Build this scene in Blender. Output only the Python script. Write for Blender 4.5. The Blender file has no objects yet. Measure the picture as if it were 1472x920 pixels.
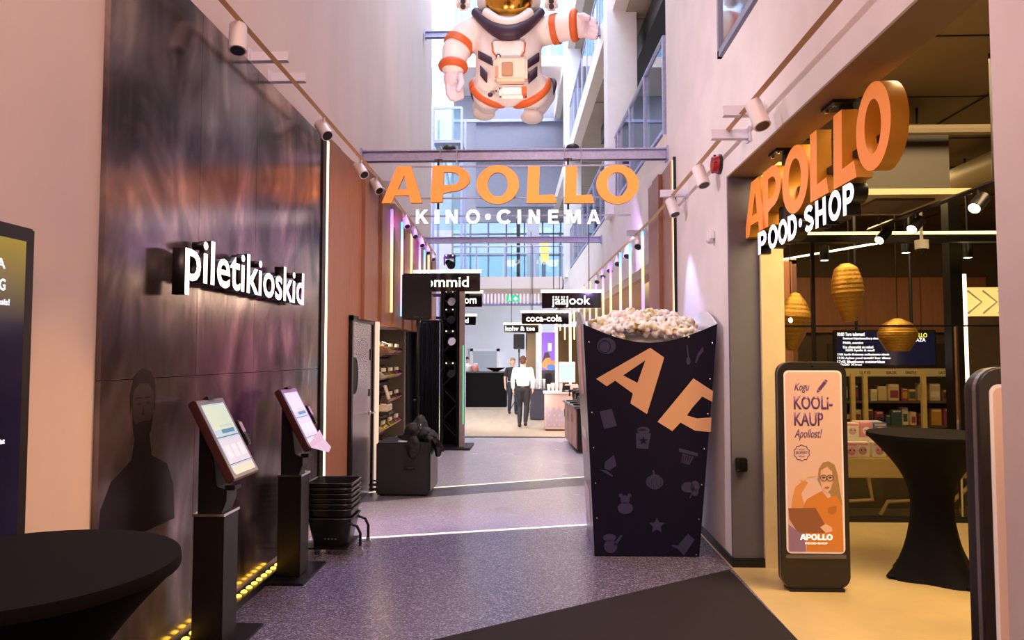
import bpy, bmesh, math, random
from mathutils import Vector, Matrix
random.seed(7)
sc = bpy.context.scene
COL = sc.collection
PI = math.pi

# ------------------------------------------------------------------ camera
F = 1050.0                      # focal length in pixels of the 1472 px frame
PITCH = math.atan(52 / F); YAW = math.atan(34 / F * math.cos(PITCH))
CAMZ = 1.7
cd = bpy.data.cameras.new('camera'); cam = bpy.data.objects.new('camera', cd); COL.objects.link(cam)
cam.location = (0, 0, CAMZ); cam.rotation_euler = (PI / 2 + PITCH, 0, YAW)
cd.sensor_width = 36; cd.lens = F / 1472 * 36; cd.clip_end = 200; cd.clip_start = .05
sc.camera = cam
RM = cam.rotation_euler.to_matrix()

# ------------------------------------------------------------------ world, exposure, large lights
w = bpy.data.worlds.new('world'); sc.world = w; w.use_nodes = True
bg = w.node_tree.nodes['Background']; bg.inputs[0].default_value = (.78, .84, 1.0, 1); bg.inputs[1].default_value = 6.5
vs = sc.view_settings; vs.view_transform = 'Standard'; vs.look = 'None'; vs.gamma = 1; vs.use_curve_mapping = False; vs.exposure = 0.0
sc.cycles.max_bounces = 8; sc.cycles.diffuse_bounces = 4; sc.cycles.glossy_bounces = 4; sc.cycles.transparent_max_bounces = 16
sc.cycles.sample_clamp_indirect = 6; sc.cycles.caustics_reflective = False; sc.cycles.caustics_refractive = False

def area(name, loc, size, power, color, rot=(0, 0, 0), sy=None):
    l = bpy.data.lights.new(name, 'AREA'); l.energy = power; l.color = color; l.size = size
    if sy: l.shape = 'RECTANGLE'; l.size_y = sy
    o = bpy.data.objects.new(name, l); COL.objects.link(o); o.location = loc; o.rotation_euler = rot
    return o
def spot(name, loc, target, power, color, ang=50, blend=.6, r=.04):
    l = bpy.data.lights.new(name, 'SPOT'); l.energy = power; l.color = color; l.spot_size = math.radians(ang); l.spot_blend = blend; l.shadow_soft_size = r
    o = bpy.data.objects.new(name, l); COL.objects.link(o); o.location = loc
    o.rotation_euler = (Vector(target) - Vector(loc)).to_track_quat('-Z', 'Y').to_euler()
    return o
# unseen fill added above and behind the camera (warm pink), shop and bar ceiling lights
area('hall_fill_light', (-.2, -1.2, 8.5), 4.0, 560, (1, .66, .55))
area('shop_ceiling_light', (3.3, 4.6, 3.86), 2.4, 240, (1, .70, .34), sy=1.6)
area('shop_inner_light', (3.8, 9.0, 3.86), 3.0, 140, (1, .68, .30), sy=1.4)
area('bar_ceiling_light', (2.2, 14, 2.92), 1.2, 300, (1, .74, .5), sy=7)
area('candy_niche_light', (-2.33, 10.3, 2.08), .3, 24, (1, .8, .5), sy=1.2)
spot('far_hall_fill', (-1.15, 13.3, 2.3), (-.6, 21, .0), 2000, (1, .86, .78), 44, 1.0, .08)  # fill spot added near the tower to brighten the far hall
spot('shop_fill_spot', (3.25, 6.4, 2.78), (3.75, 8.3, .5), 170, (1, .84, .6), 50, .8)

# purple and lilac stage wash from the heads on the tracks, added fill and tint spots, lamps on the beam lighting the astronaut from below
spot('purple_wash', (-1.75, 10.0, 3.75), (-2.15, 11.6, 3.45), 120, (.45, .12, 1), 42)
spot('purple_wash', (-1.75, 11.9, 3.75), (-2.2, 13.6, 3.3), 130, (.5, .12, 1), 45)
spot('lilac_wash', (1.25, 10.2, 3.3), (1.55, 12.5, 3.5), 120, (.6, .35, 1), 90)
spot('lilac_wash', (1.3, 7.7, 3.2), (1.5, 7.2, .3), 110, (.4, .42, 1), 60)
spot('violet_floor_wash', (-1.75, 7.8, 3.7), (-.7, 6.3, 0), 190, (.42, .25, 1), 60)
spot('cross_fill_light', (-1.8, 6.2, 3.75), (1.6, 7.4, 3.0), 215, (1, .86, .92), 105)  # crossing fill spots, added to brighten the side walls and wood panels
spot('cross_fill_light', (-1.8, 3.6, 3.75), (1.6, 4.2, 4.2), 120, (1, .85, .92), 100)
spot('cross_fill_light', (1.35, 7.4, 3.25), (-2.1, 8.4, 1.5), 230, (1, .70, .46), 80)
spot('shop_fill_spot', (3.2, 5.45, 2.78), (-2.1, 2.9, .5), 600, (1, .50, .16), 34, 1.0)  # orange spot added to tint the foot of the left wall
spot('mural_tint_spot', (1.35, 6.9, 3.25), (-2.1, 5.6, 2.0), 800, (.72, .10, .62), 36, .9)  # magenta and red spots added to colour the dark mural
spot('mural_tint_spot', (1.35, 7.6, 3.25), (-2.1, 6.4, 3.05), 420, (1, .24, .14), 26, .9)
spot('beam_lamp_light', (-1.03, 8.75, 4.42), (-.4, 10.6, 5.9), 130, (1, .72, .6), 75, r=.08)
spot('beam_lamp_light', (.44, 8.75, 4.42), (-.1, 10.6, 5.9), 130, (1, .72, .6), 75, r=.08)

# ------------------------------------------------------------------ pixel helpers (1472x920 frame -> point at a known plane)
def ray(px, py):
    return RM @ Vector(((px - 736) / F, (460 - py) / F, -1))
def aY(px, py, Y): d = ray(px, py); t = Y / d.y; return Vector((d.x * t, Y, CAMZ + d.z * t))
def aX(px, py, X): d = ray(px, py); t = X / d.x; return Vector((X, d.y * t, CAMZ + d.z * t))
def aZ(px, py, Z): d = ray(px, py); t = (Z - CAMZ) / d.z; return Vector((d.x * t, d.y * t, Z))
def V(x, y, z):                 # beyond y = 9 the passage bends 2 degrees to the left
    return (x - .035 * max(0, y - 9), y, z)

# ------------------------------------------------------------------ materials
def lin(h):
    if not isinstance(h, str): return tuple(h)
    c = [int(h[i:i + 2], 16) / 255 for i in (0, 2, 4)]
    return tuple(((v + .055) / 1.055) ** 2.4 if v > .04045 else v / 12.92 for v in c)
MATS = {}
def M(name, col='808080', rough=.5, metal=0, emit=None, es=0, noise=0, ns=6, bump=0, bs=60, coat=0, spec=.5, stretch=None, col2=None, trans=0):
    if name in MATS: return MATS[name]
    m = bpy.data.materials.new(name); m.use_nodes = True; nt = m.node_tree; b = nt.nodes['Principled BSDF']
    c = lin(col)
    b.inputs['Base Color'].default_value = (*c, 1); b.inputs['Roughness'].default_value = rough; b.inputs['Metallic'].default_value = metal
    b.inputs['Specular IOR Level'].default_value = spec; b.inputs['Coat Weight'].default_value = coat; b.inputs['Coat Roughness'].default_value = .12
    b.inputs['Transmission Weight'].default_value = trans
    if emit: b.inputs['Emission Color'].default_value = (*lin(emit), 1); b.inputs['Emission Strength'].default_value = es
    if noise or bump or col2:
        tc = nt.nodes.new('ShaderNodeTexCoord'); mp = nt.nodes.new('ShaderNodeMapping')
        nt.links.new(tc.outputs['Object'], mp.inputs[0])
        if stretch: mp.inputs['Scale'].default_value = stretch
        if noise or col2:
            n = nt.nodes.new('ShaderNodeTexNoise'); n.inputs['Scale'].default_value = ns; n.inputs['Detail'].default_value = 5
            nt.links.new(mp.outputs[0], n.inputs['Vector'])
            r = nt.nodes.new('ShaderNodeValToRGB'); r.color_ramp.elements[0].position = .32; r.color_ramp.elements[1].position = .68
            c2 = lin(col2) if col2 else tuple(min(1, v * (1 + noise)) for v in c)
            c1 = c if col2 else tuple(v * (1 - noise) for v in c)
            r.color_ramp.elements[0].color = (*c1, 1); r.color_ramp.elements[1].color = (*c2, 1)
            nt.links.new(n.outputs[0], r.inputs[0]); nt.links.new(r.outputs[0], b.inputs['Base Color'])
        if bump:
            n2 = nt.nodes.new('ShaderNodeTexNoise'); n2.inputs['Scale'].default_value = bs; n2.inputs['Detail'].default_value = 4
            nt.links.new(mp.outputs[0], n2.inputs['Vector'])
            bp = nt.nodes.new('ShaderNodeBump'); bp.inputs['Strength'].default_value = bump; bp.inputs['Distance'].default_value = .01
            nt.links.new(n2.outputs[0], bp.inputs['Height']); nt.links.new(bp.outputs[0], b.inputs['Normal'])
    MATS[name] = m
    return m
def E(name, col, es): return M(name, col, .5, emit=col, es=es)
def glassmat(name, tint=(.93, .97, 1), refl=1.0, rough=.02):
    m = bpy.data.materials.new(name); m.use_nodes = True; nt = m.node_tree; nt.nodes.clear()
    o = nt.nodes.new('ShaderNodeOutputMaterial'); t = nt.nodes.new('ShaderNodeBsdfTransparent'); t.inputs[0].default_value = (*tint, 1)
    g = nt.nodes.new('ShaderNodeBsdfGlossy'); g.inputs['Roughness'].default_value = rough
    lw = nt.nodes.new('ShaderNodeFresnel'); lw.inputs[0].default_value = 1.45
    mu = nt.nodes.new('ShaderNodeMath'); mu.operation = 'MULTIPLY'; mu.inputs[1].default_value = refl
    mx = nt.nodes.new('ShaderNodeMixShader')
    nt.links.new(lw.outputs[0], mu.inputs[0]); nt.links.new(mu.outputs[0], mx.inputs[0]); nt.links.new(t.outputs[0], mx.inputs[1]); nt.links.new(g.outputs[0], mx.inputs[2]); nt.links.new(mx.outputs[0], o.inputs[0])
    return m
def gradient_emit(name, stops, es, axis=2):           # light that changes colour along the tube (object coordinate, metres)
    m = bpy.data.materials.new(name); m.use_nodes = True; nt = m.node_tree; nt.nodes.clear()
    o = nt.nodes.new('ShaderNodeOutputMaterial'); e = nt.nodes.new('ShaderNodeEmission'); e.inputs[1].default_value = es
    tc = nt.nodes.new('ShaderNodeTexCoord'); sx = nt.nodes.new('ShaderNodeSeparateXYZ'); mr = nt.nodes.new('ShaderNodeMapRange')
    mr.inputs[1].default_value = 0; mr.inputs[2].default_value = 1.45
    r = nt.nodes.new('ShaderNodeValToRGB')
    while len(r.color_ramp.elements) < len(stops): r.color_ramp.elements.new(.5)
    for el, (p, c) in zip(r.color_ramp.elements, stops): el.position = p; el.color = (*lin(c), 1)
    nt.links.new(tc.outputs['Object'], sx.inputs[0]); nt.links.new(sx.outputs[axis], mr.inputs[0]); nt.links.new(mr.outputs[0], r.inputs[0])
    nt.links.new(r.outputs[0], e.inputs[0]); nt.links.new(e.outputs[0], o.inputs[0])
    return m

m_wall = M('painted_concrete', 'e6dcdb', .75, noise=.05, ns=2.5, bump=.05, bs=25)
m_wallL = M('left_concrete', 'e2d3cf', .75, noise=.05, ns=1.6, bump=.08, bs=18, stretch=(1, 1, .3))
m_white = M('white_paint', 'ecebee', .6, noise=.02)
m_wood = M('red_brown_veneer', '9e6a52', .45, noise=.12, ns=5, stretch=(6, 6, .5))
m_black = M('black_satin', '0d0c10', .4)
m_blackm = M('black_metal', '14131a', .35, metal=.3)
m_blackgloss = M('black_gloss', '08080c', .12)
m_fabric = M('black_stretch_fabric', '0b080a', .75, noise=.15, ns=40, spec=.12)
m_steel = M('galvanised_steel', 'aeb2d8', .4, metal=.45, noise=.12, ns=30)
m_greysteel = M('grey_painted_steel', '8b90a6', .45, metal=.3)
m_grey = M('grey_paint', '64636e', .6, noise=.04, ns=10)
m_cream = M('cream_stone', 'd9c79f', .7, noise=.07, ns=5)
m_dark = M('dark_ceiling', '3b3329', .8, noise=.08, ns=2)
m_chrome = M('chrome', 'd8d8de', .15, metal=1)
m_whitelamp = M('white_lamp_body', 'e9e2e4', .45)
m_led = E('warm_white_led', 'ffd9a6', 4.0)
m_ledw = E('white_led_face', 'fff6e6', 3.2)
m_ledlav = E('cool_white_led_face', 'f4efff', 2.6)
m_glass = glassmat('clear_glass')
m_glassb = glassmat('blue_clear_glass', (.80, .93, .97), 1.0)
m_shopglass = glassmat('shop_glass', (.95, .95, .93), .8)

# ------------------------------------------------------------------ mesh helpers
class MB:
    def __init__(s): s.v = []; s.f = []
    def add(s, vs, fs):
        n = len(s.v); s.v += [tuple(p) for p in vs]; s.f += [tuple(i + n for i in f) for f in fs]; return s
    def box(s, x0, x1, y0, y1, z0, z1, far=False):
        p = [(x, y, z) for z in (z0, z1) for y in (y0, y1) for x in (x0, x1)]
        if far: p = [V(*q) for q in p]
        return s.add(p, [(0, 2, 3, 1), (4, 5, 7, 6), (0, 1, 5, 4), (2, 6, 7, 3), (0, 4, 6, 2), (1, 3, 7, 5)])
    def obox(s, c, size, R=None):
        a, b, d = (q / 2 for q in size); R = R or Matrix.Identity(3); c = Vector(c)
        p = [c + R @ Vector((x, y, z)) for z in (-d, d) for y in (-b, b) for x in (-a, a)]
        return s.add(p, [(0, 2, 3, 1), (4, 5, 7, 6), (0, 1, 5, 4), (2, 6, 7, 3), (0, 4, 6, 2), (1, 3, 7, 5)])
    def cyl(s, p0, p1, r0, r1=None, n=12):
        r1 = r0 if r1 is None else r1; p0 = Vector(p0); p1 = Vector(p1); q = (p1 - p0).to_track_quat('Z', 'Y').to_matrix()
        vs = []
        for p, r in ((p0, r0), (p1, r1)):
            for i in range(n):
                a = 2 * PI * i / n; vs.append(p + q @ Vector((math.cos(a) * r, math.sin(a) * r, 0)))
        fs = [(i, (i + 1) % n, n + (i + 1) % n, n + i) for i in range(n)] + [tuple(range(n - 1, -1, -1)), tuple(range(n, 2 * n))]
        return s.add(vs, fs)
    def tube(s, pts, r, n=8):
        pts = [Vector(p) for p in pts]; rs = r if isinstance(r, (list, tuple)) else [r] * len(pts)
        vs = []; up = None
        for k, p in enumerate(pts):
            t = (pts[min(k + 1, len(pts) - 1)] - pts[max(k - 1, 0)]).normalized()
            if up is None: up = Vector((0, 0, 1)) if abs(t.z) < .9 else Vector((1, 0, 0))
            a = t.cross(up).normalized(); b = a.cross(t).normalized(); up = b
            for i in range(n):
                an = 2 * PI * i / n; vs.append(p + (a * math.cos(an) + b * math.sin(an)) * rs[k])
        fs = [(k * n + i, k * n + (i + 1) % n, (k + 1) * n + (i + 1) % n, (k + 1) * n + i) for k in range(len(pts) - 1) for i in range(n)]
        fs += [tuple(range(n - 1, -1, -1)), tuple(range((len(pts) - 1) * n, len(pts) * n))]
        return s.add(vs, fs)
    def lathe(s, prof, c=(0, 0, 0), n=24, sx=1, sy=1, R=None, wob=None):
        c = Vector(c); vs = []
        for (r, z) in prof:
            for i in range(n):
                a = 2 * PI * i / n; k = wob(a, z) if wob else 1
                p = Vector((math.cos(a) * r * sx * k, math.sin(a) * r * sy * k, z)); vs.append(c + (R @ p if R else p))
        m = len(prof)
        fs = [(k * n + i, k * n + (i + 1) % n, (k + 1) * n + (i + 1) % n, (k + 1) * n + i) for k in range(m - 1) for i in range(n)]
        if prof[0][0] > 1e-6: fs.append(tuple(range(n - 1, -1, -1)))
        if prof[-1][0] > 1e-6: fs.append(tuple(range((m - 1) * n, m * n)))
        return s.add(vs, fs)
    def ell(s, c, rad, R=None, n=14, m=9):
        c = Vector(c); vs = []
        for k in range(m + 1):
            t = -PI / 2 + PI * k / m; z = math.sin(t); r = max(math.cos(t), 1e-4)
            for i in range(n):
                a = 2 * PI * i / n; p = Vector((rad[0] * r * math.cos(a), rad[1] * r * math.sin(a), rad[2] * z)); vs.append(c + (R @ p if R else p))
        fs = [(k * n + i, k * n + (i + 1) % n, (k + 1) * n + (i + 1) % n, (k + 1) * n + i) for k in range(m) for i in range(n)]
        return s.add(vs, fs)
    def prism(s, poly, h, fn):     # poly (a,b); fn(a,b,t) -> point; t in (0,h)
        n = len(poly); vs = [fn(a, b, 0) for a, b in poly] + [fn(a, b, h) for a, b in poly]
        return s.add(vs, [tuple(range(n - 1, -1, -1)), tuple(range(n, 2 * n))] + [(i, (i + 1) % n, n + (i + 1) % n, n + i) for i in range(n)])
    def mesh(s, name, off=(0, 0, 0)):
        me = bpy.data.meshes.new(name); me.from_pydata([(x - off[0], y - off[1], z - off[2]) for x, y, z in s.v], [], s.f); return me
    def build(s, name, mat, parent=None, smooth=False, bevel=0, seg=2, origin=None):
        xs, ys, zs = zip(*s.v)
        off = Vector(origin) if origin else Vector(((min(xs) + max(xs)) / 2, (min(ys) + max(ys)) / 2, min(zs)))
        return link(name, s.mesh(name, off), mat, parent, off, smooth, bevel, seg)

def link(name, me, mat, parent=None, loc=(0, 0, 0), smooth=False, bevel=0, seg=2):
    bm = bmesh.new(); bm.from_mesh(me); bmesh.ops.recalc_face_normals(bm, faces=bm.faces)
    if bevel: bmesh.ops.bevel(bm, geom=[e for e in bm.edges if len(e.link_faces) == 2 and e.calc_face_angle(0) > .6], offset=bevel, segments=seg, affect='EDGES', clamp_overlap=True)
    bm.to_mesh(me); bm.free()
    me.materials.clear(); me.materials.append(mat)
    if smooth or bevel:
        me.polygons.foreach_set('use_smooth', [True] * len(me.polygons)); me.set_sharp_from_angle(angle=.7)
    o = bpy.data.objects.new(name, me); COL.objects.link(o)
    if parent: o.parent = parent; o.location = Vector(loc) - WP(parent)
    else: o.location = loc
    return o
def WP(o):
    p = Vector(o.location)
    while o.parent: o = o.parent; p += Vector(o.location)
    return p
def tag(o, label, cat, group=None, kind=None):
    o['label'] = label; o['category'] = cat
    if group: o['group'] = group
    if kind: o['kind'] = kind
    return o
def thing(name, label, cat, loc=(0, 0, 0), group=None, rz=0):
    o = bpy.data.objects.new(name, None); COL.objects.link(o); o.location = loc; o.rotation_euler = (0, 0, rz); o.empty_display_size = .1
    return tag(o, label, cat, group)
def struct(name, mb, mat, label=None, **k):
    o = mb.build(name, mat, **k); o['kind'] = 'structure'
    if label: o['label'] = label
    return o
def copy_tree(o, parent=None):
    c = o.copy(); COL.objects.link(c); c.parent = parent
    for ch in list(o.children): copy_tree(ch, c)
    return c
def remesh(name, mb, mat, parent, vox, smooth_it=4, origin=None):
    o = mb.build(name, mat, parent, origin=origin)
    r = o.modifiers.new('r', 'REMESH'); r.mode = 'VOXEL'; r.voxel_size = vox
    s = o.modifiers.new('s', 'SMOOTH'); s.iterations = smooth_it; s.factor = .5
    dg = bpy.context.evaluated_depsgraph_get(); me = bpy.data.meshes.new_from_object(o.evaluated_get(dg))
    o.modifiers.clear(); o.data = me; me.materials.clear(); me.materials.append(mat)
    me.polygons.foreach_set('use_smooth', [True] * len(me.polygons))
    return o

# text ---------------------------------------------------------------
_tc = {}
def text_mesh(s, offset=0, ext=0, shear=0):
    c = bpy.data.curves.new('lettering', 'FONT'); c.body = s; c.size = 1; c.offset = offset; c.extrude = ext; c.shear = shear; c.resolution_u = 3
    o = bpy.data.objects.new('lettering', c)
    me = bpy.data.meshes.new_from_object(o)
    bpy.data.objects.remove(o); bpy.data.curves.remove(c)
    return me
def bbox(me):
    if not me.vertices: return (0, 0, 0, 0)
    xs = [v.co.x for v in me.vertices]; ys = [v.co.y for v in me.vertices]; return min(xs), max(xs), min(ys), max(ys)
def letters(s, parent, mat, origin, right, up, width, height, depth, offset=.02, side=None, name='letter', one=False, shear=0, cap=None):
    """lay string s in the plane (right, up) from origin; front = right x up; width/height of the whole string in metres"""
    right = Vector(right).normalized(); up = Vector(up).normalized(); nrm = right.cross(up)
    full = text_mesh(s, offset, 0, shear); x0, x1, y0, y1 = bbox(full)
    ref = bbox(text_mesh(cap, offset)) if cap else (0, 0, y0, y1)
    kx = width / (x1 - x0); ky = height / (ref[3] - ref[2])
    B = Matrix((right, up, nrm)).transposed(); origin = Vector(origin); outs = []
    jobs = [(full, 0)] if one else []
    if not one:
        for i, ch in enumerate(s):
            if ch == ' ': continue
            pre = bbox(text_mesh(s[:i + 1], offset, 0, shear))[1]; cm = text_mesh(ch, offset, 0, shear); jobs.append((cm, pre - bbox(cm)[1]))
    for cm, dx in jobs:
        bm = bmesh.new(); bm.from_mesh(cm); bmesh.ops.remove_doubles(bm, verts=bm.verts, dist=1e-5)
        for v in bm.verts: v.co = (B @ Vector(((v.co.x + dx - x0) * kx, (v.co.y - ref[2]) * ky, 0)))
        if depth:
            r = bmesh.ops.extrude_face_region(bm, geom=bm.faces[:])
            for v in [g for g in r['geom'] if isinstance(g, bmesh.types.BMVert)]: v.co -= nrm * depth
        me = bpy.data.meshes.new(name); bm.to_mesh(me); bm.free()
        cx = sum((v.co for v in me.vertices), Vector()) / max(1, len(me.vertices))
        for v in me.vertices: v.co -= cx
        o = link(name, me, mat, parent, origin + cx)
        if side and depth:
            me.materials.append(side)
            for p in me.polygons: p.material_index = 0 if abs(p.normal.dot(nrm)) > .9 and p.center.dot(nrm) > 0 else 1
        outs.append(o)
    return outs
def shape(name, loops, mat, parent, origin, right, up, depth, side=None, bevel=0):
    """flat outline with holes (loops of (a,b) in metres) given thickness"""
    right = Vector(right).normalized(); up = Vector(up).normalized(); nrm = right.cross(up); B = Matrix((right, up, nrm)).transposed()
    c = bpy.data.curves.new('outline', 'CURVE'); c.dimensions = '2D'; c.fill_mode = 'BOTH'
    for lp in loops:
        s = c.splines.new('POLY'); s.points.add(len(lp) - 1); s.use_cyclic_u = True
        for p, (a, b) in zip(s.points, lp): p.co = (a, b, 0, 1)
    o = bpy.data.objects.new('outline', c)
    me = bpy.data.meshes.new_from_object(o); bpy.data.objects.remove(o); bpy.data.curves.remove(c)
    bm = bmesh.new(); bm.from_mesh(me); bmesh.ops.remove_doubles(bm, verts=bm.verts, dist=1e-5)
    for v in bm.verts: v.co = B @ Vector((v.co.x, v.co.y, 0))
    if depth:
        r = bmesh.ops.extrude_face_region(bm, geom=bm.faces[:])
        for v in [g for g in r['geom'] if isinstance(g, bmesh.types.BMVert)]: v.co -= nrm * depth
    bm.to_mesh(me); bm.free()
    cx = sum((v.co for v in me.vertices), Vector()) / len(me.vertices)
    for v in me.vertices: v.co -= cx
    ob = link(name, me, mat, parent, Vector(origin) + cx, depth > .02)
    if side:
        me.materials.append(side)
        for p in me.polygons: p.material_index = 0 if abs(p.normal.dot(nrm)) > .9 and p.center.dot(nrm) > 0 else 1
    return ob
def oval(cx, cy, rx, ry, n=28, a0=0): return [(cx + rx * math.cos(a0 + 2 * PI * i / n), cy + ry * math.sin(a0 + 2 * PI * i / n)) for i in range(n)]
def rrect(x0, x1, y0, y1, r, n=6):
    out = []
    for cx, cy, a in ((x1 - r, y1 - r, 0), (x0 + r, y1 - r, 90), (x0 + r, y0 + r, 180), (x1 - r, y0 + r, 270)):
        out += [(cx + r * math.cos(math.radians(a + 90 * i / n)), cy + r * math.sin(math.radians(a + 90 * i / n))) for i in range(n + 1)]
    return out
def apollo(ch):   # flared capital letters, unit height
    if ch == 'A': return [[(-.02, 0), (.36, 1), (.70, 1), (.98, 0), (.70, 0), (.655, .20), (.30, .20), (.22, 0)], [(.37, .36), (.61, .36), (.535, .76)]], .98
    if ch == 'P':
        arc = [(.44 + .42 * math.cos(a), .645 + .355 * math.sin(a)) for a in [PI / 2 - PI * i / 14 for i in range(15)]]
        arc2 = [(.44 + .19 * math.cos(a), .645 + .175 * math.sin(a)) for a in [PI / 2 - PI * i / 10 for i in range(11)]]
        return [[(0, 0), (.04, 1)] + arc + [(.27, .24), (.26, 0)], [(.29, .82)] + arc2 + [(.28, .47)]], .88
    if ch == 'O': return [oval(.5, .5, .5, .53), oval(.5, .5, .24, .33)], 1.0
    return [[(0, 0), (.04, 1), (.32, 1), (.29, .21), (.66, .23), (.73, 0)]], .74
def sans(ch):     # bold sans capitals, unit height
    def ribbon(c, h):
        L, R_ = [], []
        for i, p in enumerate(c):
            a, b = c[max(0, i - 1)], c[min(len(c) - 1, i + 1)]; dx, dy = b[0] - a[0], b[1] - a[1]; n = math.hypot(dx, dy); L.append((p[0] - dy / n * h, p[1] + dx / n * h)); R_.append((p[0] + dy / n * h, p[1] - dx / n * h))
        return [L + R_[::-1]]
    arc = lambda cx, cy, rx, ry, a0, a1, n=14: [(cx + rx * math.cos(math.radians(a0 + (a1 - a0) * i / n)), cy + ry * math.sin(math.radians(a0 + (a1 - a0) * i / n))) for i in range(n + 1)]
    g = {'K': [[(0, 0), (0, 1), (.22, 1), (.22, .6), (.58, 1), (.85, 1), (.48, .58), (.88, 0), (.61, 0), (.33, .42), (.22, .3), (.22, 0)]], 'I': [[(0, 0), (0, 1), (.22, 1), (.22, 0)]],
         'N': [[(0, 0), (0, 1), (.24, 1), (.6, .4), (.6, 1), (.82, 1), (.82, 0), (.58, 0), (.22, .62), (.22, 0)]], 'O': [oval(.5, .5, .5, .52), oval(.5, .5, .27, .31)],
         'E': [[(0, 0), (0, 1), (.65, 1), (.65, .8), (.22, .8), (.22, .6), (.6, .6), (.6, .41), (.22, .41), (.22, .2), (.67, .2), (.67, 0)]],
         'M': [[(0, 0), (0, 1), (.29, 1), (.5, .42), (.71, 1), (1, 1), (1, 0), (.79, 0), (.79, .62), (.58, .06), (.42, .06), (.21, .62), (.21, 0)]],
         'A': [[(0, 0), (.36, 1), (.62, 1), (.98, 0), (.75, 0), (.68, .2), (.3, .2), (.23, 0)], [(.36, .37), (.62, .37), (.49, .76)]], 'H': [[(0, 0), (0, 1), (.22, 1), (.22, .61), (.58, .61), (.58, 1), (.8, 1), (.8, 0), (.58, 0), (.58, .41), (.22, .41), (.22, 0)]],
         'P': [[(0, 0), (0, 1)] + arc(.4, .67, .33, .33, 90, -90) + [(.22, .34), (.22, 0)], [(.22, .8)] + arc(.38, .67, .13, .13, 90, -90) + [(.22, .54)]],
         'D': [[(0, 0), (0, 1)] + arc(.35, .5, .43, .5, 90, -90), [(.22, .8)] + arc(.33, .5, .22, .3, 90, -90) + [(.22, .2)]],
         'C': ribbon(arc(.5, .5, .39, .41, 40, 320, 22), .115), 'S': ribbon(arc(.36, .71, .25, .18, 20, 250, 12)[:-1] + [(.30, .545), (.42, .47)] + arc(.36, .29, .26, .18, 70, -160, 12)[1:], .11)}[ch]
    xs = [x for l in g for x, _ in l]; x0 = min(xs); return [[(x - x0, y) for x, y in l] for l in g], max(xs) - x0
def sign_letter(ch, t, face, origin, right, width, height, depth, side):
    lp, wd = sans(ch); k = width / wd; return shape('letter', [[(a * k, b * height) for a, b in l] for l in lp], face, t, origin, right, (0, 0, 1), depth, side)

# ================================================================== the setting
def floor_mat(name, c1, c2, speck, rough):
    m = bpy.data.materials.new(name); m.use_nodes = True; nt = m.node_tree; b = nt.nodes['Principled BSDF']
    tc = nt.nodes.new('ShaderNodeTexCoord'); v = nt.nodes.new('ShaderNodeTexVoronoi'); v.inputs['Scale'].default_value = 120
    n = nt.nodes.new('ShaderNodeTexNoise'); n.inputs['Scale'].default_value = 1.2
    nt.links.new(tc.outputs['Object'], v.inputs['Vector']); nt.links.new(tc.outputs['Object'], n.inputs['Vector'])
    r = nt.nodes.new('ShaderNodeValToRGB'); e = r.color_ramp.elements
    e[0].position = .2; e[0].color = (*lin(c1), 1); e[1].position = .9; e[1].color = (*lin(speck), 1); x = e.new(.7); x.color = (*lin(c2), 1)
    sep = nt.nodes.new('ShaderNodeSeparateColor'); nt.links.new(v.outputs['Color'], sep.inputs[0])
    nt.links.new(sep.outputs[0], r.inputs[0]); nt.links.new(r.outputs[0], b.inputs['Base Color'])
    b.inputs['Roughness'].default_value = rough
    mr = nt.nodes.new('ShaderNodeMapRange'); mr.inputs[3].default_value = rough * .75; mr.inputs[4].default_value = rough * 1.3
    nt.links.new(n.outputs[0], mr.inputs[0]); nt.links.new(mr.outputs[0], b.inputs['Roughness'])
    return m
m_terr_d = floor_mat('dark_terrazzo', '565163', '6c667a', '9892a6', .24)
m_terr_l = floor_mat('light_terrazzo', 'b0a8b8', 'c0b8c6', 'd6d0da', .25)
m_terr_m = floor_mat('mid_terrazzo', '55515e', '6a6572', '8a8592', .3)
m_oak = M('pale_vinyl_planks', 'c9b49a', .35, noise=.10, ns=3, stretch=(2, .3, 1))
m_shopfloor = M('cream_vinyl', 'bfa878', .4, noise=.10, ns=2.2)
m_carpet = M('brown_carpet', '6b5844', .95, noise=.3, ns=14, stretch=(.4, 2.5, 1))
m_mat = M('black_entrance_mat', '1a1113', .95, noise=.25, ns=180, bump=.4, bs=300)

fl = struct('floor', MB().box(-9, 9, -6, 40, -.12, -.02), m_terr_m)
def zone(poly, mat, name='floor_field', z=0.0):
    mb = MB(); mb.prism(poly, .02, lambda a, b, t: (a, b, z - .02 + t)); return mb.build(name, mat, fl)
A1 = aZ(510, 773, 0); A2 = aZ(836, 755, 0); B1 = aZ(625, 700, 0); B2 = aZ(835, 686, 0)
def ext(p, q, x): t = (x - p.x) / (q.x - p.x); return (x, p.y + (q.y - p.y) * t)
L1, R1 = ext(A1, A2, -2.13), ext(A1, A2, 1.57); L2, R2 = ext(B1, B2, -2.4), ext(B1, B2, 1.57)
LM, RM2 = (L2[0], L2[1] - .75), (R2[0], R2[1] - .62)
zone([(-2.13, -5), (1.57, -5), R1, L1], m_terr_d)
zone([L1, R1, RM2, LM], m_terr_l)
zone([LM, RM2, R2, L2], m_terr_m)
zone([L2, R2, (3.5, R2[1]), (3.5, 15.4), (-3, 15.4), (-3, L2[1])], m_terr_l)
zone([(-8, 15.45), (4.2, 15.45), (4.2, 36), (-8, 36)], m_oak)
zone([(1.57, -5), (8, -5), (8, 7.75), (1.57, 7.75)], m_shopfloor)
zone([(1.85, 7.75), (8, 7.75), (8, 13), (1.85, 13)], m_carpet)
m_inlay = M('glowing_inlay', 'fff0da', .2, emit='fff0da', es=.9)  # inlay strips with a faint glow of their own
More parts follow.
